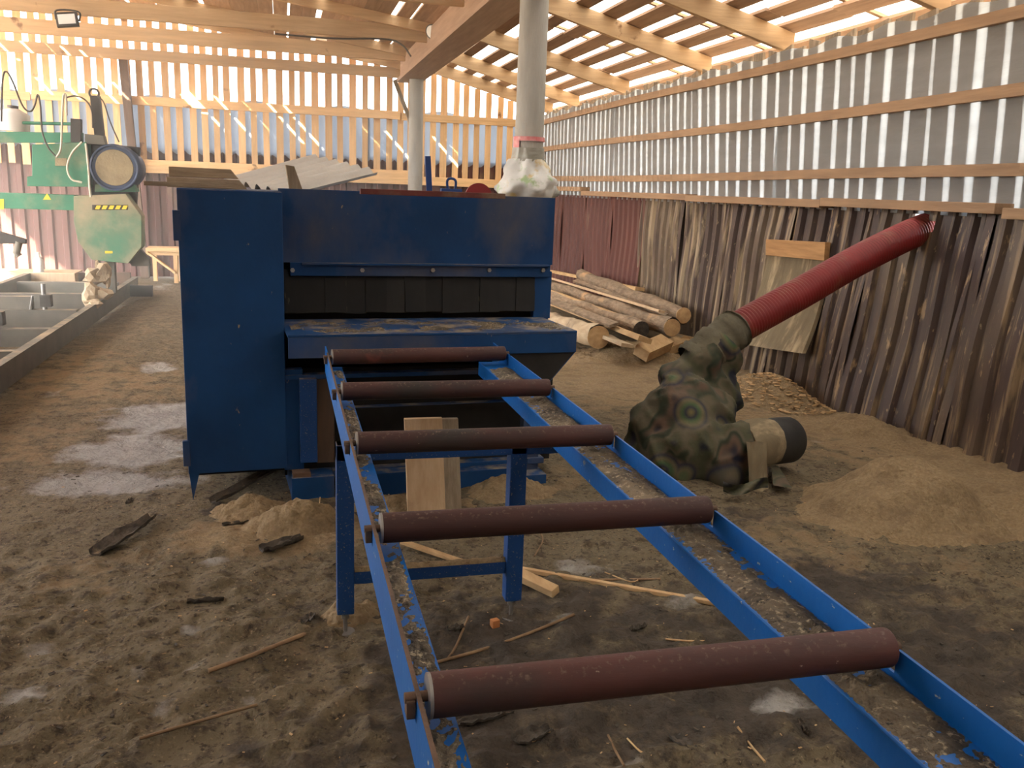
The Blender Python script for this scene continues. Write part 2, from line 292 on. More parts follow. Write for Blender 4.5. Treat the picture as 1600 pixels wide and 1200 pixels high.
def thing(name, loc, label, cat, group=None, kind=None):
    o = bpy.data.objects.new(name, None); COL.objects.link(o); o.location = loc; o.empty_display_size = .1; WORLD[o] = Vector(loc)
    return tag(o, label, cat, group, kind)
def struct(name, loc=(0, 0, 0)): return thing(name, loc, None, None, None, 'structure')
def catmull(P, n=8):
    P = [Vector(p) for p in P]; P = [P[0] * 2 - P[1]] + P + [P[-1] * 2 - P[-2]]; out = []
    for i in range(1, len(P) - 2):
        for k in range(n):
            t = k / n; a, b, c, d = P[i - 1:i + 3]
            out.append(.5 * ((2 * b) + (c - a) * t + (2 * a - 5 * b + 4 * c - d) * t * t + (3 * b - a - 3 * c + d) * t ** 3))
    out.append(P[-2]); return out

# vectorised value noise for the ground
def _hash(ix, iy, s): 
    h = np.sin(ix * 127.1 + iy * 311.7 + s * 74.7) * 43758.5453; return h - np.floor(h)
def vn(x, y, s=0):
    ix = np.floor(x); iy = np.floor(y); fx = x - ix; fy = y - iy; fx = fx * fx * (3 - 2 * fx); fy = fy * fy * (3 - 2 * fy)
    a = _hash(ix, iy, s); b = _hash(ix + 1, iy, s); c = _hash(ix, iy + 1, s); d = _hash(ix + 1, iy + 1, s)
    return a + (b - a) * fx + (c - a) * fy + (a - b - c + d) * fx * fy
def fbm(x, y, s=0, o=4):
    r = 0; a = .5
    for k in range(o): r = r + a * vn(x * 2 ** k, y * 2 ** k, s + k); a *= .5
    return r / (1 - .5 ** o)
LEFT_OPEN = 4.0
# ================================================================== THE SETTING
YB, XR = 15.2, 4.3                                     # back wall and right wall
SPOT = lambda lst, X, Y: sum(a * np.exp(-(((X - c.x) / rx) ** 2 + ((Y - c.y) / ry) ** 2)) for c, rx, ry, a in [(atZ(px, py), rx, ry, a) for px, py, rx, ry, a in lst])
DUST_SPOTS = [(1400, 700, .9, .9, .36), (1250, 660, .5, .6, .35), (1000, 600, .9, 1.2, .58), (900, 560, 1.2, 1.6, .5), (480, 830, .45, .25, .62), (360, 830, .35, .18, .40), (1250, 830, .6, .4, .35), (1500, 900, .6, .4, .2),
              (120, 900, .35, .18, .35), (180, 600, .8, 1.0, .42), (40, 700, .5, .6, .40), (250, 500, .6, 1.6, .30), (870, 740, .4, .3, .35), (520, 1000, .3, .3, .22), (60, 560, .6, .8, .3), (1560, 760, .5, .6, .5)]
CONC_SPOTS = [(250, 645, .42, .45, 1.0), (170, 748, .46, .20, 1.1), (205, 700, .42, .28, 1.0), (245, 570, .18, .32, .8), (80, 612, .1, .14, .6), (60, 1000, .10, .07, .62), (30, 1080, .10, .08, .6), (215, 1040, .05, .07, .55),
              (325, 872, .08, .05, .75), (300, 975, .05, .05, .6), (300, 1030, .07, .05, .5), (195, 1115, .05, .035, .55), (110, 930, .05, .06, .5), (255, 1095, .05, .08, .5), (395, 1080, .05, .04, .5),
              (910, 880, .20, .12, .6), (1070, 930, .14, .10, .6), (1230, 1090, .13, .10, .75), (980, 1180, .07, .05, .55), (880, 960, .10, .07, .4), (1320, 760, .1, .12, .5), (1290, 690, .2, .2, .35), (160, 465, .12, .6, .6), (250, 445, .25, .7, .6), (1100, 880, .12, .08, .45)]
DARK_SPOTS = [(850, 950, .7, .5, .5), (1000, 1120, .6, .3, .45), (700, 1050, .4, .3, .45), (1400, 1000, .9, .45, .62), (1180, 800, .25, .2, .5), (1500, 1130, .5, .3, .5), (1320, 900, .4, .2, .5), (1300, 650, .3, .25, .4), (600, 780, .5, .35, .6), (700, 1180, .3, .2, .4), (350, 1180, .4, .2, .35), (1250, 870, .3, .2, .3), (480, 940, .2, .15, .25), (380, 790, .25, .12, .5), (60, 880, .3, .1, .25)]  # patches where the floor colour turns darker brown
def height(X, Y):
    h = .030 * (fbm(X * .9 + 3, Y * .9, 1) - .5) + .030 * (fbm(X * 5, Y * 5, 2, 5) - .5) + .045 * np.clip(fbm(X * 11 + 1.5 * Y, Y * 13, 21, 4) - .5, -.1, .35) * np.exp(-((Y - 1.8) / 2.4) ** 2) * 2.2 + .020 * (fbm(X * 24, Y * 24, 31, 2) - .5) * np.exp(-((Y - 1.5) / 2.0) ** 2)
    h = h + .014 * np.clip(fbm(X * 13 + Y * 4, Y * 9, 5, 4) - .52, 0, 1) * np.exp(-((Y - 1.5) / 2.2) ** 2) * 4
    h = h - .022 * np.clip(SPOT(CONC_SPOTS, X, Y), 0, 1) + .02 * np.clip(SPOT(DUST_SPOTS, X, Y), 0, 1)
    h = h + .10 * np.exp(-((X - 4.45) / .30) ** 2) * (.4 + fbm(Y * 1.7, X, 9)) - .022
    return h
def axis(*seg):
    o = []
    for a, b, s in seg: o += list(np.arange(a, b - 1e-6, s))
    return np.array(o + [seg[-1][1]])
xs = axis((-9, -1.7, .1), (-1.7, 4.4, .024), (4.4, 5.2, .1)); ys = axis((-6, .7, .1), (.7, 4.6, .022), (4.6, 8, .045), (8, 16.5, .12))
GX, GY = np.meshgrid(xs, ys); GH = height(GX, GY)
_HL = [list(map(float, r)) for r in GH]; _XL = list(map(float, xs)); _YL = list(map(float, ys))
def hz(x, y):
    i = min(max(bisect.bisect(_XL, x) - 1, 0), len(_XL) - 2); j = min(max(bisect.bisect(_YL, y) - 1, 0), len(_YL) - 2)
    u = (x - _XL[i]) / (_XL[i + 1] - _XL[i]); v = (y - _YL[j]) / (_YL[j + 1] - _YL[j])
    return (_HL[j][i] * (1 - u) + _HL[j][i + 1] * u) * (1 - v) + (_HL[j + 1][i] * (1 - u) + _HL[j + 1][i + 1] * u) * v
def ground(px, py):
    p = atZ(px, py); 
    for _ in range(3): p = atZ(px, py, hz(p.x, p.y))
    return p
me = bpy.data.meshes.new('floor'); nx, ny = len(xs), len(ys)
idx = np.arange(nx * ny).reshape(ny, nx); fc = np.stack([idx[:-1, :-1], idx[:-1, 1:], idx[1:, 1:], idx[1:, :-1]], -1).reshape(-1, 4)
me.from_pydata(np.stack([GX, GY, GH], -1).reshape(-1, 3).tolist(), [], fc.tolist()); me.polygons.foreach_set('use_smooth', [True] * len(me.polygons))
for a, lst, base in (('dust', DUST_SPOTS, .14), ('conc', CONC_SPOTS, .0), ('dark_tone', DARK_SPOTS, .12)):
    at = me.attributes.new(a, 'FLOAT', 'POINT'); val = base + SPOT(lst, GX, GY)
    if a == 'dust': val = val + .35 * np.exp(-((GX - 4.4) / .5) ** 2)
    at.data.foreach_set('value', np.clip(val, 0, 1.2).ravel().astype(np.float32))
me.materials.append(MATS['dirt_floor']); fl = bpy.data.objects.new('floor', me); COL.objects.link(fl); WORLD[fl] = Vector((0, 0, 0)); tag(fl, kind='structure')
m = MB(); m.grid(lambda u, v: Vector((-70 + 140 * u, -70 + 140 * v, -.09)), 4, 4); tag(m.build('ground_outside', 'yard_earth'), kind='structure')

# ---- back wall: slatted boards over brown metal, film outside
zT = lambda x: 3.52 + .13 * (1.8 - x)                  # underside of the left roof boards
wb = struct('wall_back', (0, YB, 0))
x = -8.1; k = 0
while x < XR - .05:
    wd = random.uniform(.088, .112); t = random.uniform(-.012, .012); top = zT(x) - .01 if x < 2 else 3.52 - .27 * (x - 2)
    bot = 1.70 + random.uniform(-.03, .03)
    MB().prism([(x + t, YB, top), (x + wd + t, YB, top), (x + wd, YB, bot), (x, YB, bot)], (0, .024, 0)).build('board', 'pine_upright', wb)
    x += wd + random.uniform(.072, .105); k += 1
for (x0, x1, z0, z1, yy) in ((-8.1, -3.62, 2.62, 2.74, .04), (-3.6, 1.9, 2.64, 2.77, .05), (1.92, XR, 2.63, 2.75, .04), (-8.1, -5.85, 1.66, 1.80, .05), (-2.12, 2.30, 1.72, 1.83, .05), (-2.2, -1.2, 1.63, 1.74, .07), (-1.2, 2.2, 1.60, 1.73, .06), (2.2, XR, 1.60, 1.74, .05)):
    MB().bb(x0, x1, YB - yy, YB, z0, z1).build('rail', 'pine_across', wb, .004)
def corrugated(L, P, pitch=.13, dep=.024):
    """cross-section points along a sheet of length L: list of (distance, depth)"""
    o = []; d = 0.0
    while d < L - 1e-4:
        for fx, fd in ((0, 0), (.42, 0), (.52, 1), (.88, 1)):
            q = d + fx * pitch
            if q < L: o.append((q, fd * dep))
        d += pitch
    o.append((L, 0)); return o
def sheet(name, mat, parent, along, L, z0, z1, place, nz=10, hole=None, pitch=.13, dep=.024):
    pr = corrugated(L, None, pitch, dep); n = len(pr); vs = []; fs = []
    for j in range(nz + 1):
        z = z0 + (z1 - z0) * j / nz
        for (q, dp) in pr: vs.append(place(q, dp, z))
    for j in range(nz):
        for i in range(n - 1):
            if hole and hole(vs[j * n + i], vs[(j + 1) * n + i + 1]): continue
            fs.append((j * n + i, j * n + i + 1, (j + 1) * n + i + 1, (j + 1) * n + i))
    return MB().add(vs, fs).build(name, mat, parent)
x = -8.1
while x < XR + .2:
    L = 1.17
    sheet('metal_sheet', 'wall_metal', wb, 'x', L, 0, 2.02, lambda q, d, z, x=x: Vector((x + q, YB + .12 - d, z)), 4, None, .19, .035); x += L
x = -8.1
while x < XR:                                           # film hung outside the boards in overlapping lengths
    L = 2.4; s = random.uniform(0, 9)
    MB().grid(lambda u, v, x=x, s=s: Vector((x + u * L, YB + .05 + .014 * math.sin(u * 34 + s + 2 * v) * (1 - v), 2.0 - .07 * abs(math.sin(u * 39 + s)) * (1 - v) + v * (.76 + .05 * math.sin(u * 11 + s) + (.0 if x < 1.5 else -.10)))), 60, 12).build('film', 'film_back', wb); x += L - .03
MB().bar((-2.29, YB - .12, 3.30), (-2.13, YB - .14, 0), .12, .10, (0, 1, 0)).build('wall_post', 'post_brown', wb, .004)

# ---- right wall: film with battens inside, boards outside, brown metal below
wr = struct('wall_right', (XR, 6, 0))
y = -5.4
while y < YB:
    wd = random.uniform(.13, .18) if y < 9 else random.uniform(.115, .145); t = .07 + .16 * math.exp(-((y - 9) / 3) ** 2) + random.uniform(-.02, .02)
    MB().prism([(XR + .005, y + t, 2.86 + random.uniform(-.03, .03)), (XR + .005, y + wd + t, 2.86 + random.uniform(-.03, .03)), (XR + .005, y + wd, 1.50), (XR + .005, y, 1.50)], (.025, 0, 0)).build('board', 'old_wood_up', wr)
    y += wd + random.uniform(.045, .072)
for y0, y1 in ((-5.4, 3.1), (3.05, 7.4), (7.3, 11.6), (11.5, YB)):
    MB().grid(lambda u, v: Vector((XR + .0015 * math.sin(9 * u + 5 * v) * math.sin(23 * u - 11 * v), y0 + (y1 - y0) * u, 1.50 + v * (1.33 + .02 * math.sin(u * 40)))), 70, 16).build('film', 'film_right', wr)
def batten(z, h, dep, yl, wob, name='batten'):
    for y0, y1 in yl:
        pts = [Vector((XR - dep / 2 - .012, y0 + (y1 - y0) * i / 5, z + wob * math.sin((y0 + (y1 - y0) * i / 5) * .55 + z * 3))) for i in range(6)]
        mb = MB(); vs = []; fs = []
        for p in pts:
            for a, b in ((-1, -1), (1, -1), (1, 1), (-1, 1)): vs.append(p + Vector((a * dep / 2, 0, b * h / 2)))
        for i in range(5):
            for q in range(4): fs.append((i * 4 + q, i * 4 + (q + 1) % 4, i * 4 + 4 + (q + 1) % 4, i * 4 + 4 + q))
        fs += [(3, 2, 1, 0), (20, 21, 22, 23)]
        mb.add(vs, fs).build(name, 'batten_wood', wr)
batten(2.71, .075, .045, ((-5.4, 2.9), (2.9, 8.1), (8.1, YB)), .012)
batten(2.25, .075, .045, ((-5.4, 3.6), (3.6, 9.4), (9.4, YB)), .014)
batten(1.775, .075, .05, ((-5.4, 4.5), (4.5, 7.6), (7.6, YB)), .012)
for y0, y1, z in ((-5.4, 4.50, 1.525), (4.56, 6.4, 1.555), (6.4, 8.9, 1.545), (8.9, 12.4, 1.56), (12.4, YB, 1.62)):
    MB().bar((XR - .07, y0, z), (XR - .07, y1, z + .004), .14, .065).build('ledge_plank', 'batten_wood', wr, .004)
HOLE = Vector((XR, 5.34, 1.40))
def lean(y, z): return .20 * max(0, 1 - z / 1.5) * math.exp(-((y - 6.2) / 2.6) ** 2)
y = -5.4; i = 0
while y < YB:
    L = 1.12; sk = random.uniform(-.03, .05); off = random.uniform(0, .012); by = random.uniform(-.03, .03)
    hole = (lambda a, b: ((a.y + b.y) / 2 - HOLE.y) ** 2 + ((a.z + b.z) / 2 - HOLE.z - .02) ** 2 < .12 ** 2) if y < HOLE.y < y + L else None
    sheet('metal_sheet', 'wall_metal_dusty' if y < 6.4 else 'wall_metal_tan' if y < 10 else 'wall_metal', wr, 'y', L + .12, -.06 + by, 1.53, lambda q, d, z, y=y, sk=sk, off=off: Vector((XR - .005 - off + d * 1.0 - lean(y + q, z) - .010 * math.sin(z * 5 + y * 3), y + q + sk * (1.5 - z), z)), 22, hole, .172, .036)
    y += L; i += 1

# ---- roof: rafters, long beam on posts, boards on top
ce = struct('ceiling', (0, 6, 3.4))
zR = lambda x: 3.47 - .262 * (x - 2.0)
zL = lambda x: 3.31
RAF = (-4.8, -2.6, -.6, 1.5, 3.6, 5.5, 7.45, 9.05, 11.4, 13.45, 14.85)
for y in RAF:
    MB().prism([(1.86, y, zR(1.86)), (4.42, y, zR(4.42)), (4.42, y, zR(4.42) + .17), (1.86, y, zR(1.86) + .19)], (0, .065, 0)).build('rafter', 'roof_wood_across', ce, .004)
    e = random.uniform(-.01, .01); zb, hb_ = {14.85: (3.265, .155), 13.45: (3.345, .185)}.get(y, (3.31, .18))
    MB().prism([(-7.7, y + .07, zb + e), (1.9, y + .07, zb), (1.9, y + .07, zb + hb_), (-7.7, y + .07, zb + hb_ + e)], (0, .065, 0)).build('tie_beam', 'roof_wood_across', ce, .004)
    MB().prism([(-7.7, y, zT(-7.7) - .12), (1.99, y, zT(1.99) - .12), (1.99, y, zT(1.99)), (-7.7, y, zT(-7.7))], (0, .06, 0)).build('rafter', 'roof_wood_across', ce, .004)
for y0, y1 in ((-5.4, 5.4), (5.4, 14.1)):
    MB().bb(1.76, 1.98, y0, y1, 3.15, 3.45).build('ridge_beam', 'beam_wood', ce, .006)
    MB().bb(1.70, 2.06, y0, y1 - .05, 3.10, 3.15).build('beam_flange', 'beam_wood', ce, .004)
x = 2.02
while x < 4.85:                                         # right slope: boards with open gaps
    wd = random.uniform(.13, .18); y = -5.8
    while y < YB + .35:
        L = random.uniform(3.2, 5.2); e = random.uniform(-.02, .02); y1 = min(y + L, YB + .4)
        if random.random() > .05:
            MB().prism([(x + e, y, zR(x) + .185), (x + wd + e, y, zR(x + wd) + .185), (x + wd - e, y1, zR(x + wd) + .185), (x - e, y1, zR(x) + .185)], (0, 0, .025)).build('roof_board', 'roof_wood', ce)
        y = y1 + .01
    x += wd + random.uniform(.10, .17)
for y in (-1.6, .4, 2.6, 4.6, 6.5, 8.3, 10.3, 12.4, 14.2):                # thin counter battens over the right slope
    MB().prism([(2.0, y, zR(2.0) + .215), (4.9, y, zR(4.9) + .215), (4.9, y, zR(4.9) + .24), (2.0, y, zR(2.0) + .24)], (0, .05, 0)).build('counter_batten', 'roof_wood_across', ce)
x = -7.7
while x < 2.0:                                          # left slope: boards laid nearly tight, a few openings
    wd = random.uniform(.14, .20); y = -5.8
    while y < YB + .35:
        L = random.uniform(4, 6.5); y1 = min(y + L, YB + .4); g = .004
        MB().prism([(x, y, zT(x)), (x + wd, y, zT(x + wd)), (x + wd, y1, zT(x + wd)), (x, y1, zT(x))], (0, 0, .025)).build('roof_board', 'roof_wood', ce)
        y = y1 + random.choice((.004, .004, .10, .25))
    x += wd + random.choice((.003, .003, .003, .07, .03))

MB().bb(1.985, 2.005, -5.8, YB + .4, 3.44, 3.74).build('sun_block_board', 'beam_wood', ce)  # added to close the slit at the roof step that let sun through
# sheeting laid over the boards: it lets daylight through but scatters it; a left strip is kept bare, placed to throw sun streaks on the back wall
for x0, x1, y0, y1, zf in ((2.0, 4.95, -5.8, YB + .4, zR), (-7.7, 2.02, -5.8, 13.62, zT), (-7.7, 2.02, 14.1, YB + .4, zT)):
    MB().grid(lambda u, v: Vector((x0 + (x1 - x0) * u, y0 + (y1 - y0) * v, zf(x0 + (x1 - x0) * u) + (.246 if x0 > 0 else .03) + .004 * math.sin(31 * v + 9 * u))), 24, 60).build('roof_film', 'film_roof', ce)

# front end of the shed, behind the photographer: closed with boards
wf = struct('wall_front', (0, -5.5, 0))
x = -7.7
while x < XR + .1:
    MB().bb(x, x + .245, -5.53, -5.50, 0, zT(x) - .03 if x < 2 else 3.5 - .262 * (x - 2)).build('board', 'old_wood_up', wf); x += .25

wl = struct('wall_left_blocker', (-7.7, 0, 0))                   # unseen boards, added to keep left daylight off the machine front; open beyond
y = -5.5
while y < LEFT_OPEN:
    MB().bb(-7.73, -7.70, y, y + .245, 0, 4.6).build('board', 'old_wood_up', wl); y += .25

# scattering volume added to veil the back left, clear of the foreground
hb = MB().bb(-7.65, 1.65, 7.0, YB - .15, .16, 3.26).build('veil_haze', 'haze'); tag(hb, 'pale haze volume added round the green sawmill to veil the back left', 'haze', None, 'stuff')

# posts
p1 = thing('concrete_post', (2.02, 7.45, 0), 'thick round grey concrete post with a plastic bag tied on, behind the blue machine', 'post')
MB().tube([(2.02, 7.45, -.05), (2.02, 7.45, 1.5), (2.02, 7.45, 3.10)], [.125, .122, .118], 28).build('shaft', 'concrete_post', p1)
p2 = thing('concrete_post', (1.93, 13.55, 0), 'slimmer grey concrete post under the far end of the roof beam', 'post')
MB().tube([(1.93, 13.55, -.05), (1.93, 13.55, 1.5), (1.93, 13.55, 3.10)], [.112, .108, .104], 24).build('shaft', 'concrete_post', p2)
MB().bar((1.62, 13.62, 3.08), (1.86, 13.60, 2.50), .05, .08, (0, 1, 0)).build('brace', 'old_wood_up', p2)
# ================================================================== ROLLER CONVEYOR (foreground)
cv = thing('roller_conveyor', (.6, 2.2, 0), 'bright blue roller conveyor with dark red rollers in front of the machine', 'conveyor')
Y0, Y1 = -.7, 4.02
def notch_plate(xc, z0, z1, y0, y1, slots, th=.006):
    """upright plate with open slots cut from its top edge"""
    m = MB(); cuts = []; y = y0
    for s in sorted(slots):
        m.bb(xc - th / 2, xc + th / 2, y, s - .011, z0, z1); m.bb(xc - th / 2, xc + th / 2, s - .011, s + .011, z0, z1 - .045); y = s + .011
    return m.bb(xc - th / 2, xc + th / 2, y, y1, z0, z1)
RY = [-.17, .515, 1.197, 1.885, 2.572, 3.266, 3.955]
lr = MB(); lr.v, lr.f, lr.sm = [], [], []
a = notch_plate(.184, .683, .806, Y0, 4.20, RY); lr.add(a.v, a.f)
lr.bb(.187, .247, Y0, Y1 - .02, .739, .745); lr.bb(.241, .247, Y0, Y1 - .02, .683, .739)
left = lr.build('side_rail', 'conveyor_blue', cv)
rr = MB(); a = notch_plate(1.02, .683, .800, Y0, 4.30, RY); rr.add(a.v, a.f)
rr.bb(.898, 1.017, Y0, Y1 + .06, .739, .745); rr.bb(.898, .904, Y0, Y1 + .06, .683, .739)
rr.tube([(.9005, Y0, .7435), (.9005, Y1 + .06, .7435)], .0035, 8)
right = rr.build('side_rail', 'conveyor_blue', cv)
edge = MB().bb(.1805, .1875, Y0, Y1, .806, .8085); edge.build('worn_edge', 'rusty', left)
for i, y in enumerate(RY):
    dy = .012 if i < 6 else .05
    a = Vector((.200, y, .800)); b = Vector((1.006, y + (dy if i == 6 else 0), .800)); r = .034
    d = (b - a).normalized()
    ro = MB().tube([a, a + d * .002, a + d * .006, b - d * .006, b - d * .002, b], [r - .004, r - .001, r, r, r - .001, r - .004], 32).build('roller', 'roller_red', cv)
    MB().tube([a - d * .001, a + d * .004], .0342, 32).build('end_cap', 'steel', ro)
    MB().tube([a - d * .036, a + d * .01], .0085, 10).build('axle', 'rusty', ro); MB().tube([b - d * .01, b + d * .022], .0085, 10).build('axle', 'rusty', ro)
    MB().bb(.166, .180, y - .012, y + .012, .770, .800).build('axle_block', 'rusty', left, .002)
for y in (2.95, -.45):
    lg = []
    for x0, x1 in ((.162, .222), (.778, .840)):
        l = MB().bb(x0, x1, y, y + .06, .055, .683).build('leg', 'leg_blue', cv, .004)
        f = MB().tube([((x0 + x1) / 2, y + .03, -.03), ((x0 + x1) / 2, y + .03, .06)], .008, 10); f.tube([((x0 + x1) / 2, y + .03, .030), ((x0 + x1) / 2, y + .03, .042)], .016, 6, True, False); f.tube([((x0 + x1) / 2, y + .03, -.035), ((x0 + x1) / 2, y + .03, -.022)], .034, 14, True, False)
        f.build('foot_bolt', 'steel', l)
    br = MB().bb(.222, .778, y + .01, y + .05, .165, .212).build('cross_brace', 'leg_blue', cv, .004)
    if y > 0:
        tag(MB().grid(lambda u, v: Vector((.225 + .55 * u, y + .008 + .044 * v, .2125 + (.010 + .008 * mnoise.noise(Vector((u * 30, v * 4, 1)))) * (1 - (2 * v - 1) ** 2))), 60, 6).build('sawdust_layer', 'sawdust', br), kind='stuff')
    MB().bb(.162, 1.017, y, y + .06, .625, .683).build('top_brace', 'leg_blue', cv, .004)
def crumbs(name, parent, xa, xb, ya, yb, z, n, hmax, seed, mat='sawdust', keep=.5):
    """a thin uneven layer of sawdust on a ledge"""
    R = random.Random(seed); m = MB(); nu, nv = 16, n
    def P(u, v):
        x = xa + (xb - xa) * u; y = ya + (yb - ya) * v
        e = min(u, 1 - u, ) * 4; hgt = hmax * (mnoise.noise(Vector((x * 14, y * 5, seed))) + .6 * mnoise.noise(Vector((x * 60, y * 45, seed))) + keep) * min(1, e)
        return Vector((x, y, z + max(-.004, hgt) + R.uniform(0, .002)))
    m.grid(P, nu, nv); return tag(m.build(name, mat, parent), kind='stuff')
crumbs('sawdust_layer', right, .904, 1.016, .3, 3.9, .7435, 700, .013, 3.3, 'ledge_dust', keep=.62)
crumbs('sawdust_layer', left, .189, .245, .3, 3.9, .7435, 500, .010, 8.1, 'ledge_dust', keep=.2)

# ================================================================== BLUE MACHINE (multi-rip saw)
MA = math.radians(4.0); M0 = Vector((-.475, 4.45, 0)); MU = Vector((math.cos(MA), math.sin(MA), 0)); MV = Vector((-math.sin(MA), math.cos(MA), 0))
MT = Matrix.Translation(M0) @ Matrix.Rotation(MA, 4, 'Z')
def mu(px, py, v=0.0):                                  # a point of the front plane, v metres behind it -> (u, z)
    r = ray(px, py); o = Vector((0, 0, EYE)); t = ((M0 + MV * v - o).dot(MV)) / r.dot(MV); p = o + r * t
    return ((p - M0).dot(MU), p.z)
mc = thing('saw_machine', tuple(M0), 'large dark blue sheet-metal saw machine with black rubber strip curtain', 'machine')
def mbox(name, mat, u0, u1, v0, v1, z0, z1, parent=mc, bev=.003): return MB().bb(u0, u1, v0, v1, z0, z1).build(name, mat, parent, bev, None, MT)
RC = .30; W = mu(863, 400, RC)[0]; S = mu(443, 400)[0]; S2 = mu(443, 400, RC)[0]; TOP = 1.512
door = mbox('door_panel', 'machine_blue', 0, S - .004, -.02, .012, .128, TOP - .005)
for z0, z1 in ((1.27, 1.41), (.17, .30)): mbox('hinge', 'machine_blue', -.022, .012, -.026, .0, z0, z1, door)
MB().prism([(.002, -.02, .14), (.05, -.02, .13), (.016, -.02, -.01)], (0, .008, 0)).build('pointed_foot', 'machine_blue', door, 0, None, MT)
mbox('upper_panel', 'machine_blue', S, W, RC - .008, RC + .02, mu(650, 412, RC)[1], TOP + .012)
mbox('cabinet_side', 'machine_blue', S - .02, S, .012, RC, .14, TOP - .005)
mbox('body', 'machine_blue', .01, W - .005, .62, 2.1, .13, TOP - .012)
MB().prism([(0, .013, TOP - .012), (S - .001, .013, TOP - .012), (S - .001, RC + .021, TOP - .012), (W, RC + .021, TOP - .012), (W, 2.1, TOP - .012), (0, 2.1, TOP - .012)], (0, 0, .01)).build('top_plate', 'machine_blue', mc, 0, None, MT)
mbox('side_panel', 'machine_blue', W - .02, W, RC + .021, .62, .30, TOP - .013); mbox('side_panel', 'machine_blue', 0, .02, .021, .62, .13, TOP - .013)
ZS0, ZS1 = mu(650, 432, RC - .03)[1], mu(650, 412, RC - .03)[1]; ZC = mu(650, 488, RC)[1]
st = mbox('clamp_strip', 'machine_blue', S2 + .03, W - .02, RC - .030, RC - .008, ZS0, ZS1)
mbox('clamp_lip', 'machine_blue', S2 + .09, W - .03, RC - .055, RC - .030, ZS1 - .009, ZS1, st, 0)
for px in (457, 566, 676, 764, 848):
    u, z = mu(px, 422, RC - .03); c = M0 + MU * u + MV * (RC - .03) + Vector((0, 0, z))
    MB().tube([c, c - MV * .012], .012, 6, True, False).build('bolt', 'steel', st)
u0 = S2 + .002; uP = mu(835, 440, RC)[0]; n = 13; dw = (uP - u0) / n
for i in range(n):                                      # rubber strips of the curtain
    j = random.uniform(-.006, .006); tl = random.uniform(-.006, .006); v = RC - .004 + .006 * (i % 2)
    MB().prism([(u0 + i * dw - .004, v, ZS0 + .03), (u0 + (i + 1) * dw + .003, v, ZS0 + .03), (u0 + (i + 1) * dw + .003 + tl, v - .004, ZC + j), (u0 + i * dw - .004 + tl, v - .004, ZC + j)], (0, .004, 0)).build('rubber_strip', 'rubber', mc, 0, None, MT)
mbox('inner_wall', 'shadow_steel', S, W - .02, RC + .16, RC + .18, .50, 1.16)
mbox('corner_pillar', 'machine_blue', uP, W, RC - .006, RC + .05, .84, ZS0 + .03)
# feed table
TZ = .846; TV = -.20; ZA = mu(600, 557, TV)[1]; uT0, uT1 = S - .002, mu(902, 519, TV)[0]
tb = MB().prism([(uT0, TV, TZ - .014), (uT1, TV, TZ - .014), (uT1 - .01, RC + .02, TZ - .014), (uT0, RC + .02, TZ - .014)], (0, 0, .014)).build('feed_table', 'machine_blue', mc, .003, None, MT)
mbox('apron', 'machine_blue', uT0 + .002, uT1 - .002, TV, TV + .006, ZA, TZ - .014, tb, 0)
MB().prism([(uT1 - .012, TV + .006, TZ - .014), (uT1 - .012, .25, TZ - .014), (uT1 - .012, .25, TZ - .20), (uT1 - .012, TV + .006, ZA)], (.008, 0, 0)).build('side_cheek', 'machine_blue', tb, 0, None, MT)
cu, cz = mu(856, 597, TV + .02)
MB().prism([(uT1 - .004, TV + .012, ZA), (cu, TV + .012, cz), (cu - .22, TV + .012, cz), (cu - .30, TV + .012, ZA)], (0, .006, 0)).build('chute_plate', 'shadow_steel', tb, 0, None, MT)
MB().prism([(uT1 - .004, TV + .012, ZA), (uT1 - .004, .22, ZA), (cu, .22, cz), (cu, TV + .012, cz)], (.006, 0, 0)).build('chute_plate', 'machine_blue', tb, 0, None, MT)
crumbs_m = MB(); crumbs_m.grid(lambda u, v: MT @ Vector((uT0 + .03 + (uT1 - uT0 - .05) * u, TV + .01 + .46 * v, TZ - .003 + .010 * max(-.4, mnoise.noise(Vector((u * 9, v * 3, 2))) + .7 * mnoise.noise(Vector((u * 60, v * 20, 2))) + .22) * (1 - abs(2 * v - 1) ** 3))), 200, 50)
tag(crumbs_m.build('sawdust_layer', 'ledge_dust', tb), kind='stuff')
# lower frame
def mb_px(name, mat, x0, y0, x1, y1, v0, v1, bev=.004, parent=mc):
    a, za = mu(x0, y1, v0); b, zb = mu(x1, y0, v0); return mbox(name, mat, a, b, v0, v1, za, zb, parent, bev)
mb_px('frame_column', 'machine_blue', 445, 577, 473, 735, .0, .06)
mb_px('frame_column', 'machine_blue', 815, 560, 848, 735, .0, .06)
mb_px('guard_post', 'leg_blue', 470, 592, 495, 724, -.05, -.01)
mb_px('brown_panel', 'brown_board', 495, 592, 522, 724, -.02, .0)
mb_px('frame_bar', 'machine_blue', 445, 575, 850, 594, -.01, .05)
mb_px('frame_bar', 'machine_blue', 470, 626, 850, 640, .02, .07)
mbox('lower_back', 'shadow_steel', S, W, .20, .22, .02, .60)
mb_px('lower_sill', 'machine_blue', 520, 715, 850, 745, -.02, .06)
mb_px('lower_bracket', 'rusty', 458, 738, 486, 748, -.09, -.02)
for x0, x1, y0 in ((456, 522, 746), (560, 640, 740), (716, 800, 735), (812, 850, 742)):
    a = mu(x0, 780, -.08)[0]; b = mu(x1, 780, -.08)[0]; z = mu(x0, y0, -.08)[1]
    mbox('base_foot', 'machine_blue', a, b, -.10, .55, -.05, z)
mbox('bottom_plate', 'shadow_steel', .02, W, .04, 2.1, .10, .13)

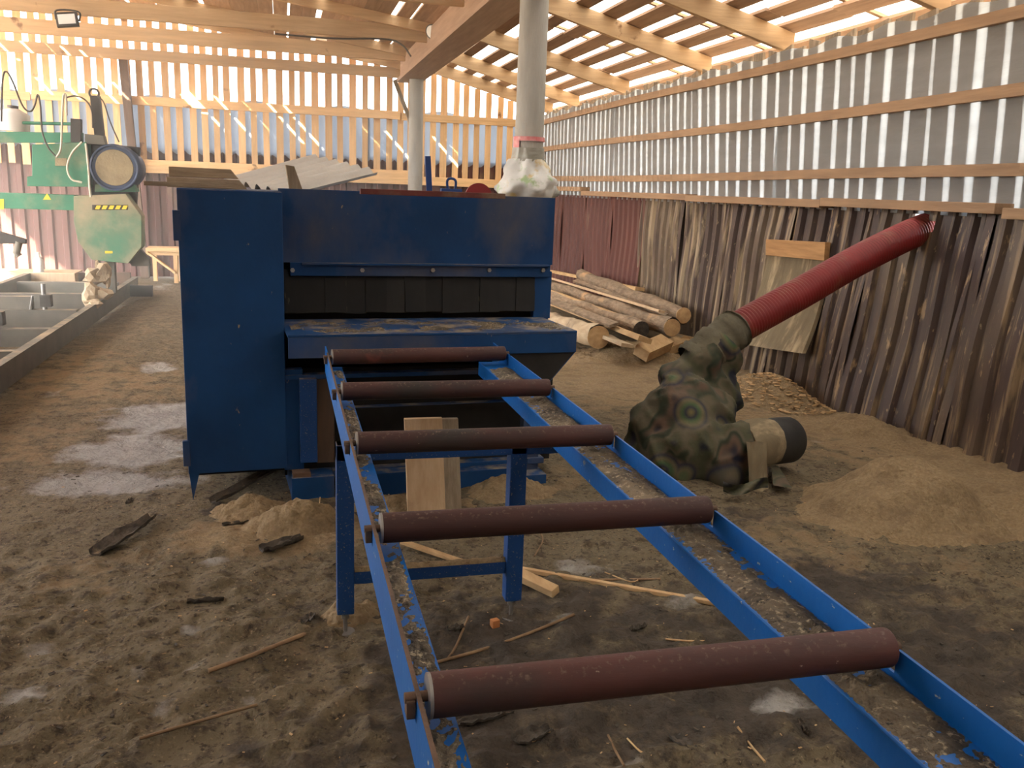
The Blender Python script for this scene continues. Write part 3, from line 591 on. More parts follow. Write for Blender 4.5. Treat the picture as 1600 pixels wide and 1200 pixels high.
# things lying on the machine
zt = TOP - .002
def on_top(u, v, z): return MT @ Vector((u, v, z))
for k, (u0, u1, v0, z, th, lab) in enumerate(((-.06, .29, .42, zt, .05, 'lower weathered plank of the two stacked on the machine roof'), (-.05, .25, .46, zt + .052, .05, 'upper weathered plank of the two stacked on the machine roof'))):
    o = MB().prism([(u0, v0, z), (u1 + .04, v0, z + .0), (u1, v0, z + th * .95), (u0, v0, z + th)], (.0, .20, 0)).build('plank', 'old_wood', None, .004, None, MT); tag(o, lab, 'plank', 'planks on the machine roof')
o = MB().prism([(-.16, .30, zt + .004), (.10, .30, zt + .004), (.10, .30, zt + .026), (-.16, .30, zt + .026)], (0, .06, 0)).build('wood_strip', 'old_wood', None, .002, None, MT); tag(o, 'thin pale strip poking out beneath the stacked planks on the machine', 'wood strip')
st_ = atY(448, 292, 4.95); o = MB().prism([(.55, .5, zt), (.62, .5, zt), (.575, .5, zt + .13), (.53, .5, zt + .135)], (0, .05, 0)).build('wood_stake', 'old_wood_up', None, .003, None, MT); tag(o, 'short leaning stick standing in front of the wavy white sheet', 'stick')
def wavy(u, v):                                         # propped corrugated sheet, wave across its width
    q = Vector((.30, 1.02, zt + .018)); e1 = Vector((.50, .34, .155)); e2 = Vector((.27, -.36, -.07)); n = Vector((-.25, -.2, .95))
    return MT @ (q + e1 * u * 1.12 + e2 * (v * 1.25 - .30) + n * (.022 * math.sin(v * 2 * math.pi * 6)) + Vector((0, 0, .03 * (1 - u) * v)))
tag(MB().grid(wavy, 20, 72).build('corrugated_sheet', 'cement_sheet'), 'pale grey corrugated roofing sheet propped on top of the blue machine', 'roofing sheet')
bpy.context.view_layer.update()
o = MB().prism([(.86, .06, zt), (1.62, .06, zt), (1.62, .10, zt), (.86, .10, zt)], (0, 0, .028)).build('red_bar', 'dark_red_bar', None, .003, None, MT); tag(o, 'long dull red bar lying along the front edge of the machine roof', 'bar')
o = MB().bar(on_top(1.44, 1.05, zt), on_top(1.425, 1.05, zt + .235), .035, .018, (0, 1, 0)).build('blue_upright', 'tool_blue', None, .002); tag(o, 'narrow blue upright standing on the machine roof', 'upright')
cl = thing('clamp_tool', tuple(on_top(1.56, .98, zt)), 'small blue clamp with a looped handle on the machine roof beside the red disc', 'clamp')
c = on_top(1.56, .98, zt); MB().box(c + Vector((0, 0, .022)), (.13, .06, .044)).build('base', 'tool_blue', cl, .006)
MB().tube(catmull([c + Vector((-.02, 0, .03)), c + Vector((-.025, 0, .09)), c + Vector((.0, 0, .105)), c + Vector((.028, 0, .09)), c + Vector((.025, 0, .03))], 5), .008, 8).build('handle', 'tool_blue', cl)
c = on_top(1.74, .98, zt + .0); dk = MB(); ang = [math.pi * i / 16 for i in range(17)]
dk.prism([c + Vector((.085 * math.cos(t), 0, .085 * math.sin(t))) for t in ang], (0, .02, 0)); tag(dk.build('saw_guard', 'red_paint'), 'red half-round blade guard lying on the machine roof', 'guard')

# plank standing under the conveyor
for x0, x1, y, mat, lab in ((632, 691, 4.02, 'fresh_plank', 'broad pale plank leaning upright before the machine under the conveyor'), (688, 716, 4.07, 'old_wood_up', 'narrow greyer plank leaning right behind the broad pale plank')):
    q0 = atY(x0, 655, y + .10); q1 = atY(x1, 655, y + .10); z1 = q0.z
    o = MB().prism([(q0.x + .01, y, -.02), (q1.x + .01, y, -.02), (q1.x, y + .10, z1), (q0.x, y + .10, z1)], (0, .028, 0)).build('leaning_plank', mat, None, .002); tag(o, lab, 'plank')

# ================================================================== DUST FAN under camouflage cloth, red hose
fan = thing('dust_fan', (2.45, 4.75, 0), 'dust extractor fan bundled in dark camouflage cloth on the floor', 'fan')
def blobs(name, mat, parent, balls, voxel=.018, smooth=6, disp=.019):
    bm = bmesh.new()
    for c, r, sq in balls:
        s = bmesh.ops.create_icosphere(bm, subdivisions=3, radius=1.0, matrix=Matrix.Translation(c) @ Matrix.Diagonal((r * sq[0], r * sq[1], r * sq[2], 1)))
    me = bpy.data.meshes.new('tmp'); bm.to_mesh(me); bm.free(); o = bpy.data.objects.new('tmp', me); COL.objects.link(o)
    a = o.modifiers.new('r', 'REMESH'); a.mode = 'VOXEL'; a.voxel_size = voxel; b = o.modifiers.new('s', 'SMOOTH'); b.iterations = smooth; b.factor = .5
    dg = bpy.context.evaluated_depsgraph_get(); ev = o.evaluated_get(dg); m2 = bpy.data.meshes.new_from_object(ev); bpy.data.objects.remove(o)
    mb = MB(); vs = []
    for v in m2.vertices:
        p = v.co; n = v.normal; w1 = mnoise.noise(p * 6 + Vector((3, 1, 7))); w2 = 1 - abs(mnoise.noise(Vector((p.x * 7 + p.z * 3, p.y * 7, p.z * 4))))
        vs.append(p + n * (disp * w1 + disp * 1.6 * (w2 ** 3 - .4)))
    mb.add(vs, [tuple(p.vertices) for p in m2.polygons], True); ob = mb.build(name, mat, parent); bpy.data.meshes.remove(m2); return ob
V = Vector
B = lambda px, py, y, r, sq=(1, 1, 1): (atY(px, py, y), r, sq)
blobs('camo_cover', 'camo_cloth', fan, [B(1070, 652, 4.72, .255, (1.05, .9, .98)), B(1112, 648, 4.70, .15), B(1025, 668, 4.74, .17), B(1092, 700, 4.5, .20, (1.1, .8, .85)), B(1010, 690, 4.76, .13), B(1045, 708, 4.6, .17), B(1150, 700, 4.45, .165, (1.1, .8, .95)),
        B(1060, 595, 4.86, .13), B(1085, 575, 4.88, .125), B(1100, 560, 4.88, .12), B(1118, 600, 4.86, .12), B(1130, 625, 4.85, .12), B(1100, 735, 4.5, .12, (1.5, 1, .6)), B(1020, 715, 4.7, .12), B(1160, 735, 4.40, .12, (1.2, .9, .9)), B(1120, 545, 4.90, .12), B(1135, 560, 4.9, .10), B(1155, 722, 4.42, .14, (1, .8, 1.1)), B(1128, 730, 4.42, .13), B(1072, 725, 4.5, .13), B(1000, 705, 4.74, .10, (1.2, 1, .8))])
HS, HE = V((2.66, 4.93, .73)), V((XR + .02, 5.34, 1.405))
HP = catmull([HS - V((.20, .06, .16)), HS, HS.lerp(HE, .33) + V((0, 0, .015)), HS.lerp(HE, .66) + V((0, 0, .030)), HE, HE + V((.25, .05, .02))], 60)
cuffp = catmull([HS - V((.24, .03, .17)), HS - V((.12, .02, .08)), HS + V((.02, 0, .015)), HS + V((.055, .01, .035))], 8)
MB().tube(cuffp, [.122 + .006 * math.sin(i * 2.7) + .008 * math.sin(i * .9) for i in range(len(cuffp))], 28, False, True, .03).build('cloth_cuff', 'cuff_cloth', fan)
MB().tube([atY(1160, 696, 4.43), atY(1175, 694, 4.44), atY(1188, 692, 4.45), atY(1200, 690, 4.47)], [.13, .146, .146, .138], 28, True, True, .03).build('strap_band', 'flap_cloth', fan)
a = atY(1197, 690, 4.46); b = atY(1233, 687, 4.54); d = (b - a).normalized()
MB().tube([a, a.lerp(b, .3), b - d * .02, b - d * .006, b], [.128, .138, .138, .130, .10], 32).build('motor_housing', 'black_plastic', fan)
lo = atY(1212, 742, 4.45); MB().add([atY(1205, 728, 4.45), atY(1216, 728, 4.45), atZ(1238, 763, .01), atZ(1208, 758, .01), atY(1205, 728, 4.40), atY(1216, 728, 4.42)], [(0, 1, 2, 3), (4, 5, 2, 3)]).build('cloth_corner', 'camo_cloth', fan)
drape = MB(); drape.grid(lambda u, v: atY(1166 + 32 * u + 4 * v, 690 + 78 * v, 4.30 - .08 * v) + V((0, -.012 * math.sin(u * 9 + v * 3), 0)), 8, 14); drape.build('hanging_cloth', 'flap_cloth', fan)
tail = MB(); tail.grid(lambda u, v: atZ(1130 + 70 * u, 752 + 16 * v + 6 * math.sin(u * 5), .02 + .05 * (1 - v) + .015 * math.sin(9 * u + 4 * v)), 14, 6); tail.build('cloth_tail', 'camo_cloth', fan)
ho = MB(); seg = []; rad = []; L = 0; prev = HP[0]
for p in HP:
    L += (p - prev).length; prev = p; seg.append(p)
tot = L; N = 360; step = len(HP) / N; path = []; rr_ = []
cum = [0.0]
for i in range(1, len(HP)): cum.append(cum[-1] + (HP[i] - HP[i - 1]).length)
def at_len(s):
    j = min(max(np.searchsorted(cum, s), 1), len(HP) - 1); t = (s - cum[j - 1]) / max(1e-6, cum[j] - cum[j - 1]); return HP[j - 1].lerp(HP[j], t)
pitch = .0235; NR = int(cum[-1] / pitch)
for i in range(NR):
    for k, rk in ((0, .094), (.3, .104), (.6, .104), (.9, .094)):
        path.append(at_len((i + k) * pitch)); rr_.append(rk)
tag(ho.tube(path, rr_, 28).build('suction_hose', 'hose_red'), 'thick ribbed red suction hose rising from the fan to the wall', 'hose')

# flap hanging on the right wall
fp = thing('wall_flap', (4.1, 6.7, .25), 'dusty tan flap sheet hanging from a batten on the metal wall', 'flap')
MB().prism([(4.19, 6.30, 1.10), (4.19, 7.20, 1.075), (4.19, 7.22, 1.215), (4.19, 6.31, 1.245)], (.05, 0, 0)).build('top_batten', 'pine_deep', fp, .004)
def flp(u, v): 
    y = 7.20 - .90 * u - .06 * v * u; q = v ** 1.7; xx = 4.215 - .24 * q - .03 * math.sin(u * 4) * v; return V((xx, y - .10 * q * (u - .3), 1.11 - .83 * v + .09 * q * u))
fm = MB(); fm.grid(flp, 20, 24); fm.grid(lambda u, v: flp(u, v) + V((.035, .0, 0)), 20, 24); fm.grid(lambda u, v: flp(1, v) + V((.035 * u, 0, 0)), 1, 24); fm.grid(lambda u, v: flp(u, 1) + V((.035 * v, 0, 0)), 20, 1)
fm.build('sheet', 'flap_cloth', fp)
MB().bb(4.02, 4.03, 6.2, 6.3, .3, .31)
# ================================================================== BAND SAWMILL on its track (left, far)
YS = 11.0
tk = thing('sawmill_track', (-2.6, 9.4, 0), 'low rusty steel track of the sawmill with two rails and cross beams', 'track')
def chan(x0, x1, y0, y1, z0, z1):                       # channel rail: web and two flanges
    return MB().bb(x0, x0 + .012, y0, y1, z0, z1).bb(x0 - .06, x0, y0, y1, z1 - .012, z1).bb(x0 - .06, x0, y0, y1, z0, z0 + .012)
chan(-1.985, 0, 4.6, 13.25, .01, .20).build('rail', 'mill_grey', tk)
chan(-3.25, 0, 4.6, 13.4, .03, .27).build('rail', 'mill_grey', tk)
MB().bb(-3.25, -2.05, 13.1, 13.2, .05, .27).build('end_beam', 'rusty', tk, .004)
MB().bb(-2.0, -1.70, 12.55, 12.65, .01, .16).build('outrigger', 'mill_dark', tk, .004)
for i, (y, z) in enumerate(((6.4, .17), (7.55, .19), (8.6, .20), (9.7, .22), (10.9, .24), (12.1, .24))):
    cb = MB().bb(-3.2, -2.04, y, y + .10, .04, z).build('cross_beam', 'mill_grey', tk, .004)
    if i in (1, 2, 3):
        MB().bb(-3.2, -2.75 + .1 * i, y + .02, y + .12, z, z + .13).build('log_bunk', 'mill_grey', cb, .004)
        xx = -2.62 + .14 * (i - 1)
        MB().tube([(xx, y + .05, z - .05), (xx, y + .05, z + .26)], .022, 10).build('clamp_pin', 'steel', cb)
        MB().bb(xx - .03, xx + .07, y, y + .1, z + .03, z + .15).build('clamp_block', 'mill_dark', cb, .004)
        MB().tube([(xx - .14, y + .03, z - .03), (xx - .10, y + .03, z + .14)], .012, 8).build('clamp_lever', 'steel', cb)
ml = thing('band_sawmill', (-2.0, YS, .2), 'green band sawmill with an eight-sided wheel cover and dusty motor', 'sawmill')
A = lambda px, py, y=YS: atY(px, py, y)
oc = MB().prism([A(115, 306), A(196, 303), A(221, 338), A(221, 386), A(200, 412), A(143, 406), A(122, 378), A(115, 345)][::-1], (0, .28, 0)).build('wheel_cover', 'mill_green_dusty', ml, .006)
for i in range(5):
    x = 152 + i * 10.5; MB().prism([A(x - 4, 327, YS - .004), A(x + 3, 327, YS - .004), A(x + 6, 321, YS - .004), A(x - 1, 321, YS - .004)], (0, .003, 0)).build('hazard_stripe', 'yellow_tape', oc)
MB().prism([A(144, 328, YS - .002), A(200, 328, YS - .002), A(200, 320, YS - .002), A(144, 320, YS - .002)], (0, .002, 0)).build('hazard_strip', 'black_print', oc)
MB().prism([A(164, 396, YS - .003), A(176, 396, YS - .003), A(176, 392, YS - .003), A(164, 392, YS - .003)], (0, .002, 0)).build('maker_plate', 'yellow_tape', oc)
a = A(-160, 300); b = A(116, 305); gb = MB().bb(a.x, b.x, YS + .02, YS + .22, 1.165, 1.335).build('main_beam', 'mill_green', ml, .005)
MB().prism([A(67, 312, YS + .015), A(80, 312, YS + .015), A(73.5, 302, YS + .015)], (0, .003, 0)).build('warning_triangle', 'yellow_tape', gb)
MB().prism([A(-6, 327, YS + .015), A(6, 327, YS + .015), A(6, 311, YS + .015), A(-6, 311, YS + .015)], (0, .003, 0)).build('warning_label', 'yellow_tape', gb)
hb = MB().prism([A(50, 226), A(135, 222), A(138, 292), A(42, 291), A(42, 276), A(50, 275)][::-1], (0, .35, 0)).build('drive_housing', 'mill_green', ml, .006)
MB().prism([A(86, 259, YS - .02), A(104, 259, YS - .02), A(104, 247, YS - .02), A(86, 247, YS - .02)][::-1], (0, .02, 0)).build('name_plate', 'tan_grime', hb)
MB().prism([A(-160, 222, YS + .05), A(128, 223, YS + .05), A(128, 207, YS + .05), A(-160, 204, YS + .05)], (0, .10, 0)).build('upper_beam', 'mill_green', ml, .004)
MB().tube([A(-160, 187, YS + .1), A(120, 194, YS + .1)], .018, 10).build('guide_rod', 'mill_green', ml)
MB().prism([A(110, 222), A(126, 222), A(126, 186), A(110, 185)], (0, .10, 0)).build('lift_bracket', 'mill_dark', ml, .004)
po = MB().bar(A(165, 290, YS + .3), A(149, 150, YS + .3), .10, .10, (0, 1, 0)).build('lift_post', 'mill_dark', ml, .004)
rp = A(147, 146, YS + .3); MB().tube([rp + Vector((.05 * math.cos(t), 0, .05 * math.sin(t))) for t in [2 * math.pi * i / 16 for i in range(17)]], .012, 8).build('lifting_ring', 'mill_dark', po)
MB().prism([A(132, 225, YS + .02), A(165, 226, YS + .02), A(162, 212, YS + .02), A(132, 209, YS + .02)], (0, .15, 0)).build('switch_box', 'mill_grey', ml, .006)
c = A(179, 262, YS + .02); mo = MB().tube([c + Vector((.03, .52, 0)), c + Vector((.02, .3, 0)), c + Vector((0, .02, 0)), c], [.23, .255, .255, .24], 36).build('motor', 'motor_blue', ml)
MB().tube([c + Vector((0, -.008, 0)), c + Vector((0, -.0, 0))], [.195, .2], 32).build('motor_face', 'tan_grime', mo)
MB().tube([c + Vector((.245 * math.cos(t), -.005, .245 * math.sin(t))) for t in [2 * math.pi * i / 32 for i in range(33)]], .014, 8).build('motor_rim', 'motor_blue', mo)
MB().prism([A(148, 300, YS + .1), A(212, 300, YS + .1), A(210, 288, YS + .1), A(148, 288, YS + .1)], (0, .3, 0)).build('motor_mount', 'mill_green', ml, .004)
MB().prism([A(140, 306, YS + .25), A(212, 330, YS + .25), A(218, 230, YS + .25), A(140, 222, YS + .25)], (0, .12, 0)).build('belt_guard', 'mill_dark', ml, .01)
MB().prism([A(164, 408, YS + .1), A(178, 408, YS + .1), A(181, 458, YS + .1), A(166, 460, YS + .1)], (0, .12, 0)).build('carriage_leg', 'mill_grey', ml, .004)
MB().prism([A(148, 406, YS + .1), A(156, 406, YS + .1), A(156, 432, YS + .1), A(148, 432, YS + .1)], (0, .05, 0)).build('blade_guide', 'mill_dark', ml, .002)
MB().prism([A(200, 408, YS + .1), A(218, 388, YS + .1), A(232, 404, YS + .1), A(234, 416, YS + .1), A(206, 416, YS + .1)], (0, .12, 0)).build('sawdust_chute', 'mill_grey', ml, .004)
MB().tube([A(233, 414, YS + .15), A(234, 432, YS + .15)], .012, 8).build('chute_rod', 'mill_grey', ml)
MB().prism([A(-30, 345 + 8, YS - .6), A(40, 374, YS - .6), A(40, 381, YS - .6), A(-30, 380, YS - .6)], (0, .05, 0)).build('log_stop', 'mill_dark', ml, .002)
MB().tube([A(30, 378, YS - .6), A(26, 395, YS - .6), A(30, 400, YS - .6)], .035, 8).build('blade_roller', 'mill_grey', ml)
tn = MB().tube([A(20, 205, YS + .2), A(20, 178, YS + .2), A(19, 170, YS + .2)], [.17, .17, .06], 20).build('coolant_tank', 'white_plastic', ml)
MB().tube([A(20, 169, YS + .2), A(20, 165, YS + .2)], .055, 14).build('tank_cap', 'mill_dark', tn)
for mat, rad, pts in (('cable_dark', .010, ((2, 190), (4, 125), (10, 112), (20, 128), (35, 165), (47, 174), (54, 165), (59, 148), (63, 165), (66, 205), (75, 230), (88, 245))),
                      ('cable_white', .012, ((88, 246), (95, 232), (97, 190), (99, 152), (103, 150), (104, 180))), ('cable_dark', .009, ((104, 152), (118, 150), (133, 156), (143, 172), (145, 200))),
                      ('cable_white', .012, ((128, 222), (112, 240), (105, 262), (112, 280), (128, 285))), ('cable_white', .013, ((134, 224), (138, 260), (140, 292), (142, 308))), ('cable_dark', .008, ((152, 150), (162, 160), (172, 190), (186, 222)))):
    MB().tube(catmull([A(px, py, YS - .05) for px, py in pts], 6), rad, 6).build('cable', mat, ml)
lg = MB(); c = A(150, 448, YS - .3)
lp = MB(); RL = random.Random(5)
for px, py, yy, r, sq in ((150, 432, 10.6, .13, (1, .8, .7)), (162, 428, 10.62, .10, (.8, 1, 1.2)), (152, 418, 10.6, .05, (.6, .6, 1.6)), (141, 460, 10.45, .11, (.8, .8, 1.2)), (156, 458, 10.5, .12, (1.2, .7, .6)), (146, 474, 10.4, .09, (1.1, 1, .6)), (168, 440, 10.6, .06, (.5, .6, 1.5))):
    bm = bmesh.new(); bmesh.ops.create_icosphere(bm, subdivisions=2, radius=r); c0 = atY(px, py, yy)
    vs = [c0 + Vector((v.co.x * sq[0], v.co.y * sq[1], v.co.z * sq[2])) * (1 + RL.uniform(-.28, .28)) for v in bm.verts]; lp.add(vs, [tuple(v.index for v in f.verts) for f in bm.faces]); bm.free()
lp = lp.build('wood_lump', 'pale_log')
tag(lp, 'pale splintered lump of wood caught under the green wheel cover', 'wood lump')
pb = thing('plastic_bottle', tuple(atY(61, 423, 13.0)), 'white plastic bottle standing by the metal wall behind the track', 'bottle')
c = atY(61, 425, 13.0); MB().tube([c, c + Vector((0, 0, .17)), c + Vector((0, 0, .21)), c + Vector((0, 0, .24))], [.06, .06, .025, .022], 16).build('bottle_body', 'bottle_clear', pb); MB().tube([c + Vector((0, 0, .24)), c + Vector((0, 0, .26))], .026, 12).build('bottle_cap', 'white_plastic', pb)
MB().bb(c.x - 1.2, c.x + .5, 12.9, 13.1, c.z - .05, c.z)
bx = MB().prism([Vector((-4.6, 13.4, -.05)), Vector((-2.7, 13.4, -.05)), Vector((-2.7, 13.4, c.z - .0)), Vector((-4.6, 13.4, c.z))], (0, -.5, 0)).build('timber_sleeper', 'fresh_plank', None, .01); tag(bx, 'low sunlit timber sleeper behind the sawmill track', 'timber')

# bench by the back wall
bn = thing('wooden_bench', (-1.75, 14.4, 0), 'small raw pine bench with a slanted brace at the far wall', 'bench')
MB().bb(-2.0, -1.42, 14.3, 14.7, .475, .53).build('bench_top', 'pine_across', bn, .004)
for x in (-1.62, -1.95):
    for y in (14.34, 14.6):
        if x < -1.9 and y < 14.5: continue
        MB().bb(x, x + .06, y, y + .06, 0, .475).build('bench_leg', 'pine_upright', bn, .003)
MB().bar((-1.98, 14.335, .46), (-1.60, 14.335, .16), .03, .105, (0, 1, 0)).build('bench_brace', 'pine_across', bn)
MB().bb(-2.0, -1.42, 14.32, 14.34, .42, .475).build('bench_rail', 'pine_across', bn)

# plastic bag and wrap tied round the near post
bg_ = thing('plastic_bag', (2.02, 7.40, 1.5), 'crumpled white and green plastic bag tied round the thick concrete post', 'bag')
V = Vector
def ring_bag(zs, mat, name, wob, lobes=9):
    m = MB(); n = 40; vs = []
    for z, r in zs:
        for k in range(n):
            t = 2 * math.pi * k / n; q = r * (1 + wob * (mnoise.noise(V((math.cos(t) * 2.2, math.sin(t) * 2.2, z * 7))) + .5 * mnoise.noise(V((math.cos(t) * 6, math.sin(t) * 6, z * 14)))))
            vs.append(V((2.01 + max(.128, q) * math.cos(t), 7.43 + max(.128, q) * math.sin(t), z)))
    m.add(vs, [(i * n + k, i * n + (k + 1) % n, (i + 1) * n + (k + 1) % n, (i + 1) * n + k) for i in range(len(zs) - 1) for k in range(n)], True); return m.build(name, mat, bg_)
ring_bag([(1.46 + .36 * i / 14, .20 + .05 * math.sin(min(1, i / 9) * 3.0) - (.012 * max(0, i - 8))) for i in range(15)], 'bag_film', 'bag_body', .45)
ring_bag([(1.80 + .11 * i / 6, .136) for i in range(7)], 'clear_wrap', 'wrap_band', .12)
ring_bag([(1.965 + .035 * i / 3, .132) for i in range(4)], 'bag_red', 'red_tie', .05)
MB().grid(lambda u, v: V((2.02 - .134 * math.cos(-.1 + .75 * u), 7.45 - .134 * math.sin(-.1 + .75 * u), 1.78 + .20 * v)), 10, 4).build('red_label', 'bag_red', bg_)

# lamps
fd = thing('flood_lamp', tuple(atY(105, 32, 11.3)), 'square floodlight with a dark frame under the left rafters', 'lamp')
c = atY(105, 31, 11.3); R = Matrix.Rotation(math.radians(-10), 3, 'X') @ Matrix.Rotation(math.radians(-8), 3, 'Y')
MB().box(c, (.225, .05, .155), R).build('lamp_body', 'mill_dark', fd, .006); MB().box(c + R @ V((0, -.027, 0)), (.175, .006, .105), R).build('lamp_glass', 'glass_lamp', fd)
MB().tube(catmull([c + V((-.12, .02, 0)), c + V((-.11, .05, .10)), c + V((.11, .05, .10)), c + V((.12, .02, 0))], 5), .01, 8).build('lamp_bracket', 'mill_dark', fd)
sl = thing('spot_lamp', (1.68, 11.3, 3.25), 'small round lamp clamped to the side of the roof beam', 'lamp')
c = atY(677, 49, 11.2); q = V((1.76, 11.2, c.z + .02)); dd = V((-.6, -.7, -.35)).normalized()
MB().tube([c - dd * .05, c, c + dd * .03], [.05, .085, .09], 20).build('lamp_head', 'mill_dark', sl); MB().tube([c + dd * .031, c + dd * .033], .075, 18).build('lamp_glass', 'glass_lamp', sl); MB().tube([c - dd * .04, q], .012, 8).build('lamp_arm', 'mill_dark', sl)
cb = MB().tube(catmull([atY(430, 53, 11.35), atY(520, 60, 11.35), atY(600, 61, 11.35), atY(628, 70, 11.3), atY(642, 88, 11.25)], 6), .012, 6).build('power_cable', 'cable_dark'); tag(cb, 'thin dark cable sagging along the rafter to the beam', 'cable')

# ================================================================== LOGS by the right wall
def log(name, a, b, r, mat, label, taper=.9, rough=.085, cap=None, grp='logs stacked by the right wall'):
    a = V(a); b = V(b); n = 12; path = [a.lerp(b, i / n) + V((0, 0, .012 * math.sin(i * 1.3 + a.x * 9))) for i in range(n + 1)]
    root = thing(name, tuple((a + b) / 2 - V((0, 0, r))), label, 'log', grp)
    MB().tube(path, [r * (1 - (1 - taper) * i / n) * (1 + .03 * math.sin(i * 2.1)) for i in range(n + 1)], 16, False, True, rough).build('log_bark', mat, root)
    d = (b - a).normalized()
    for p, s, rr in ((a, -1, r), (b, 1, r * taper)): MB().tube([p - d * .004 * s, p + d * .004 * s], rr * .985, 16).build('cut_end', cap or 'split_wood', root)
    return root
log('bark_log', atX(1068, 493, 3.98), atX(908, 430, 3.98), .085, 'bark', 'upper bark-covered log leaning along the metal wall')
log('bark_log', atX(1050, 512, 3.72), atX(862, 446, 3.72), .090, 'bark', 'bark log with a round sawn end in the middle of the log stack')
log('bark_log', atX(1002, 515, 3.45), atX(862, 464, 3.45), .085, 'bark', 'dark brown slab log below the round-ended log', .95, .08, 'dark_bark')
log('bark_log', atX(1070, 536, 4.02), atX(960, 500, 4.02), .075, 'pale_log', 'short log end lying lowest against the metal wall')
log('peeled_log', atX(935, 527, 2.95), atX(850, 500, 2.95), .115, 'pale_log', 'pale peeled log nearest the blue machine')
def board(name, a, b, wd, th, mat, label, cat='board', grp=None, roll=0, bev=.003):
    a = V(a); b = V(b); d = (b - a).normalized(); up = Matrix.Rotation(roll, 3, d) @ V((0, 0, 1))
    return tag(MB().bar(a, b, wd, th, up).build(name, mat, None, bev), label, cat, grp)
board('edged_slab', atX(1008, 531, 3.2), atX(862, 474, 3.2), .14, .05, 'split_wood', 'yellow split slab lying in front of the bark logs', 'slab', None, .3)
board('edged_slab', atX(1034, 487, 3.72), atX(862, 435, 3.72), .07, .025, 'fresh_plank', 'long pale strip resting on top of the log stack', 'slab', None, .2)
board('edged_slab', atX(960, 508, 3.08), atX(862, 470, 3.08), .10, .03, 'bark', 'rough bark slab between the peeled log and yellow slab', 'slab', None, -.3)
board('edged_slab', atX(1000, 452, 4.05), atX(862, 424, 4.05), .12, .04, 'split_wood', 'weathered slab at the far top of the log stack', 'slab', None, .1)
board('edged_slab', atX(985, 500, 3.5), atX(862, 455, 3.5), .16, .035, 'split_wood', 'orange-tinted slab lying on the dark slab log', 'slab', None, .25)
board('edged_slab', atX(1045, 492, 3.9), atX(900, 438, 3.9), .10, .03, 'bark', 'bark-edged slab wedged under the upper log', 'slab', None, -.4)
board('edged_slab', atX(980, 540, 3.05), atX(862, 492, 3.05), .12, .035, 'pale_log', 'dusty slab half sunk in sawdust beside the peeled log', 'slab', None, .15)
board('split_billet', atZ(1002, 552, .10), atZ(1040, 535, .16), .16, .11, 'split_wood', 'split wedge-shaped billet at the near end of the log stack', 'billet', None, .4)
board('split_billet', atZ(1036, 546, .07), atZ(1074, 531, .09), .17, .09, 'split_wood', 'pale split billet next to the camouflage cloth', 'billet', None, .1)
board('split_billet', atZ(975, 545, .07), atZ(940, 525, .10), .22, .07, 'pale_log', 'broad pale offcut lying on the sawdust before the logs', 'offcut', None, .2)

# ================================================================== PILES
def pile(name, cx, cy, rx, ry, hgt, label, seed, rot=0, mat='sawdust', chips=0, cat='sawdust', pw=1.6):
    m = MB(); nr, na = 34, 72; vs = [V((cx, cy, hz(cx, cy) + hgt))]
    for i in range(1, nr + 1):
        q = i / nr
        for k in range(na):
            t = 2 * math.pi * k / na; wob = 1 + .22 * mnoise.noise(V((math.cos(t) * 1.6, math.sin(t) * 1.6, seed))); lx, ly = rx * q * wob * math.cos(t), ry * q * wob * math.sin(t)
            x = cx + lx * math.cos(rot) - ly * math.sin(rot); y = cy + lx * math.sin(rot) + ly * math.cos(rot); e = 1 - q
            z = hz(x, y) + hgt * (.5 + .5 * math.cos(math.pi * q)) ** (1 / pw * 1.7) * (1 + .22 * mnoise.noise(V((x * 5, y * 5, seed)))) + .022 * mnoise.noise(V((x * 15, y * 15, seed))) * min(1, e * 5) + .012 * mnoise.noise(V((x * 40, y * 40, seed))) * min(1, e * 5) - .012 * q
            vs.append(V((x, y, z)))
    fs = [(0, 1 + k, 1 + (k + 1) % na) for k in range(na)] + [(1 + (i - 1) * na + k, 1 + i * na + k, 1 + i * na + (k + 1) % na, 1 + (i - 1) * na + (k + 1) % na) for i in range(1, nr) for k in range(na)]
    o = m.add(vs, fs, True).build(name, mat); return tag(o, label, cat, None, 'stuff')
pile('sawdust_pile', 3.14, 3.75, .66, .55, .29, 'large tan sawdust pile on the floor near the right wall', 1.0)
pile('sawdust_pile', 3.75, 3.55, .5, .6, .11, 'low spread of sawdust against the right wall', 6.0)
pile('sawdust_pile', .05, 4.02, .33, .20, .115, 'golden sawdust heap under the machine beside the conveyor leg', 2.0)
pile('sawdust_pile', -.16, 4.22, .26, .16, .10, 'dark lumpy sawdust heap under the door panel', 3.0)
pile('sawdust_pile', 1.15, 4.35, .30, .22, .10, 'sawdust heap at the right foot of the machine', 4.0)
pile('sawdust_pile', .60, 4.22, .42, .14, .06, 'thin sawdust bank in front of the machine base', 7.0)
pile('sawdust_pile', .22, 3.10, .17, .12, .035, 'small sawdust mound round the left conveyor foot', 9.0)
pile('wood_chip_pile', 3.85, 6.35, .42, .75, .16, 'heap of pale wood chips at the foot of the metal wall', 5.0, cat='wood chips')
pile('sawdust_pile', 3.35, 8.1, .75, .55, .14, 'sawdust drift at the near end of the log stack', 8.0)
pile('sawdust_pile', 3.95, 5.2, .33, .6, .10, 'sawdust drift along the wall behind the black motor', 10.0)
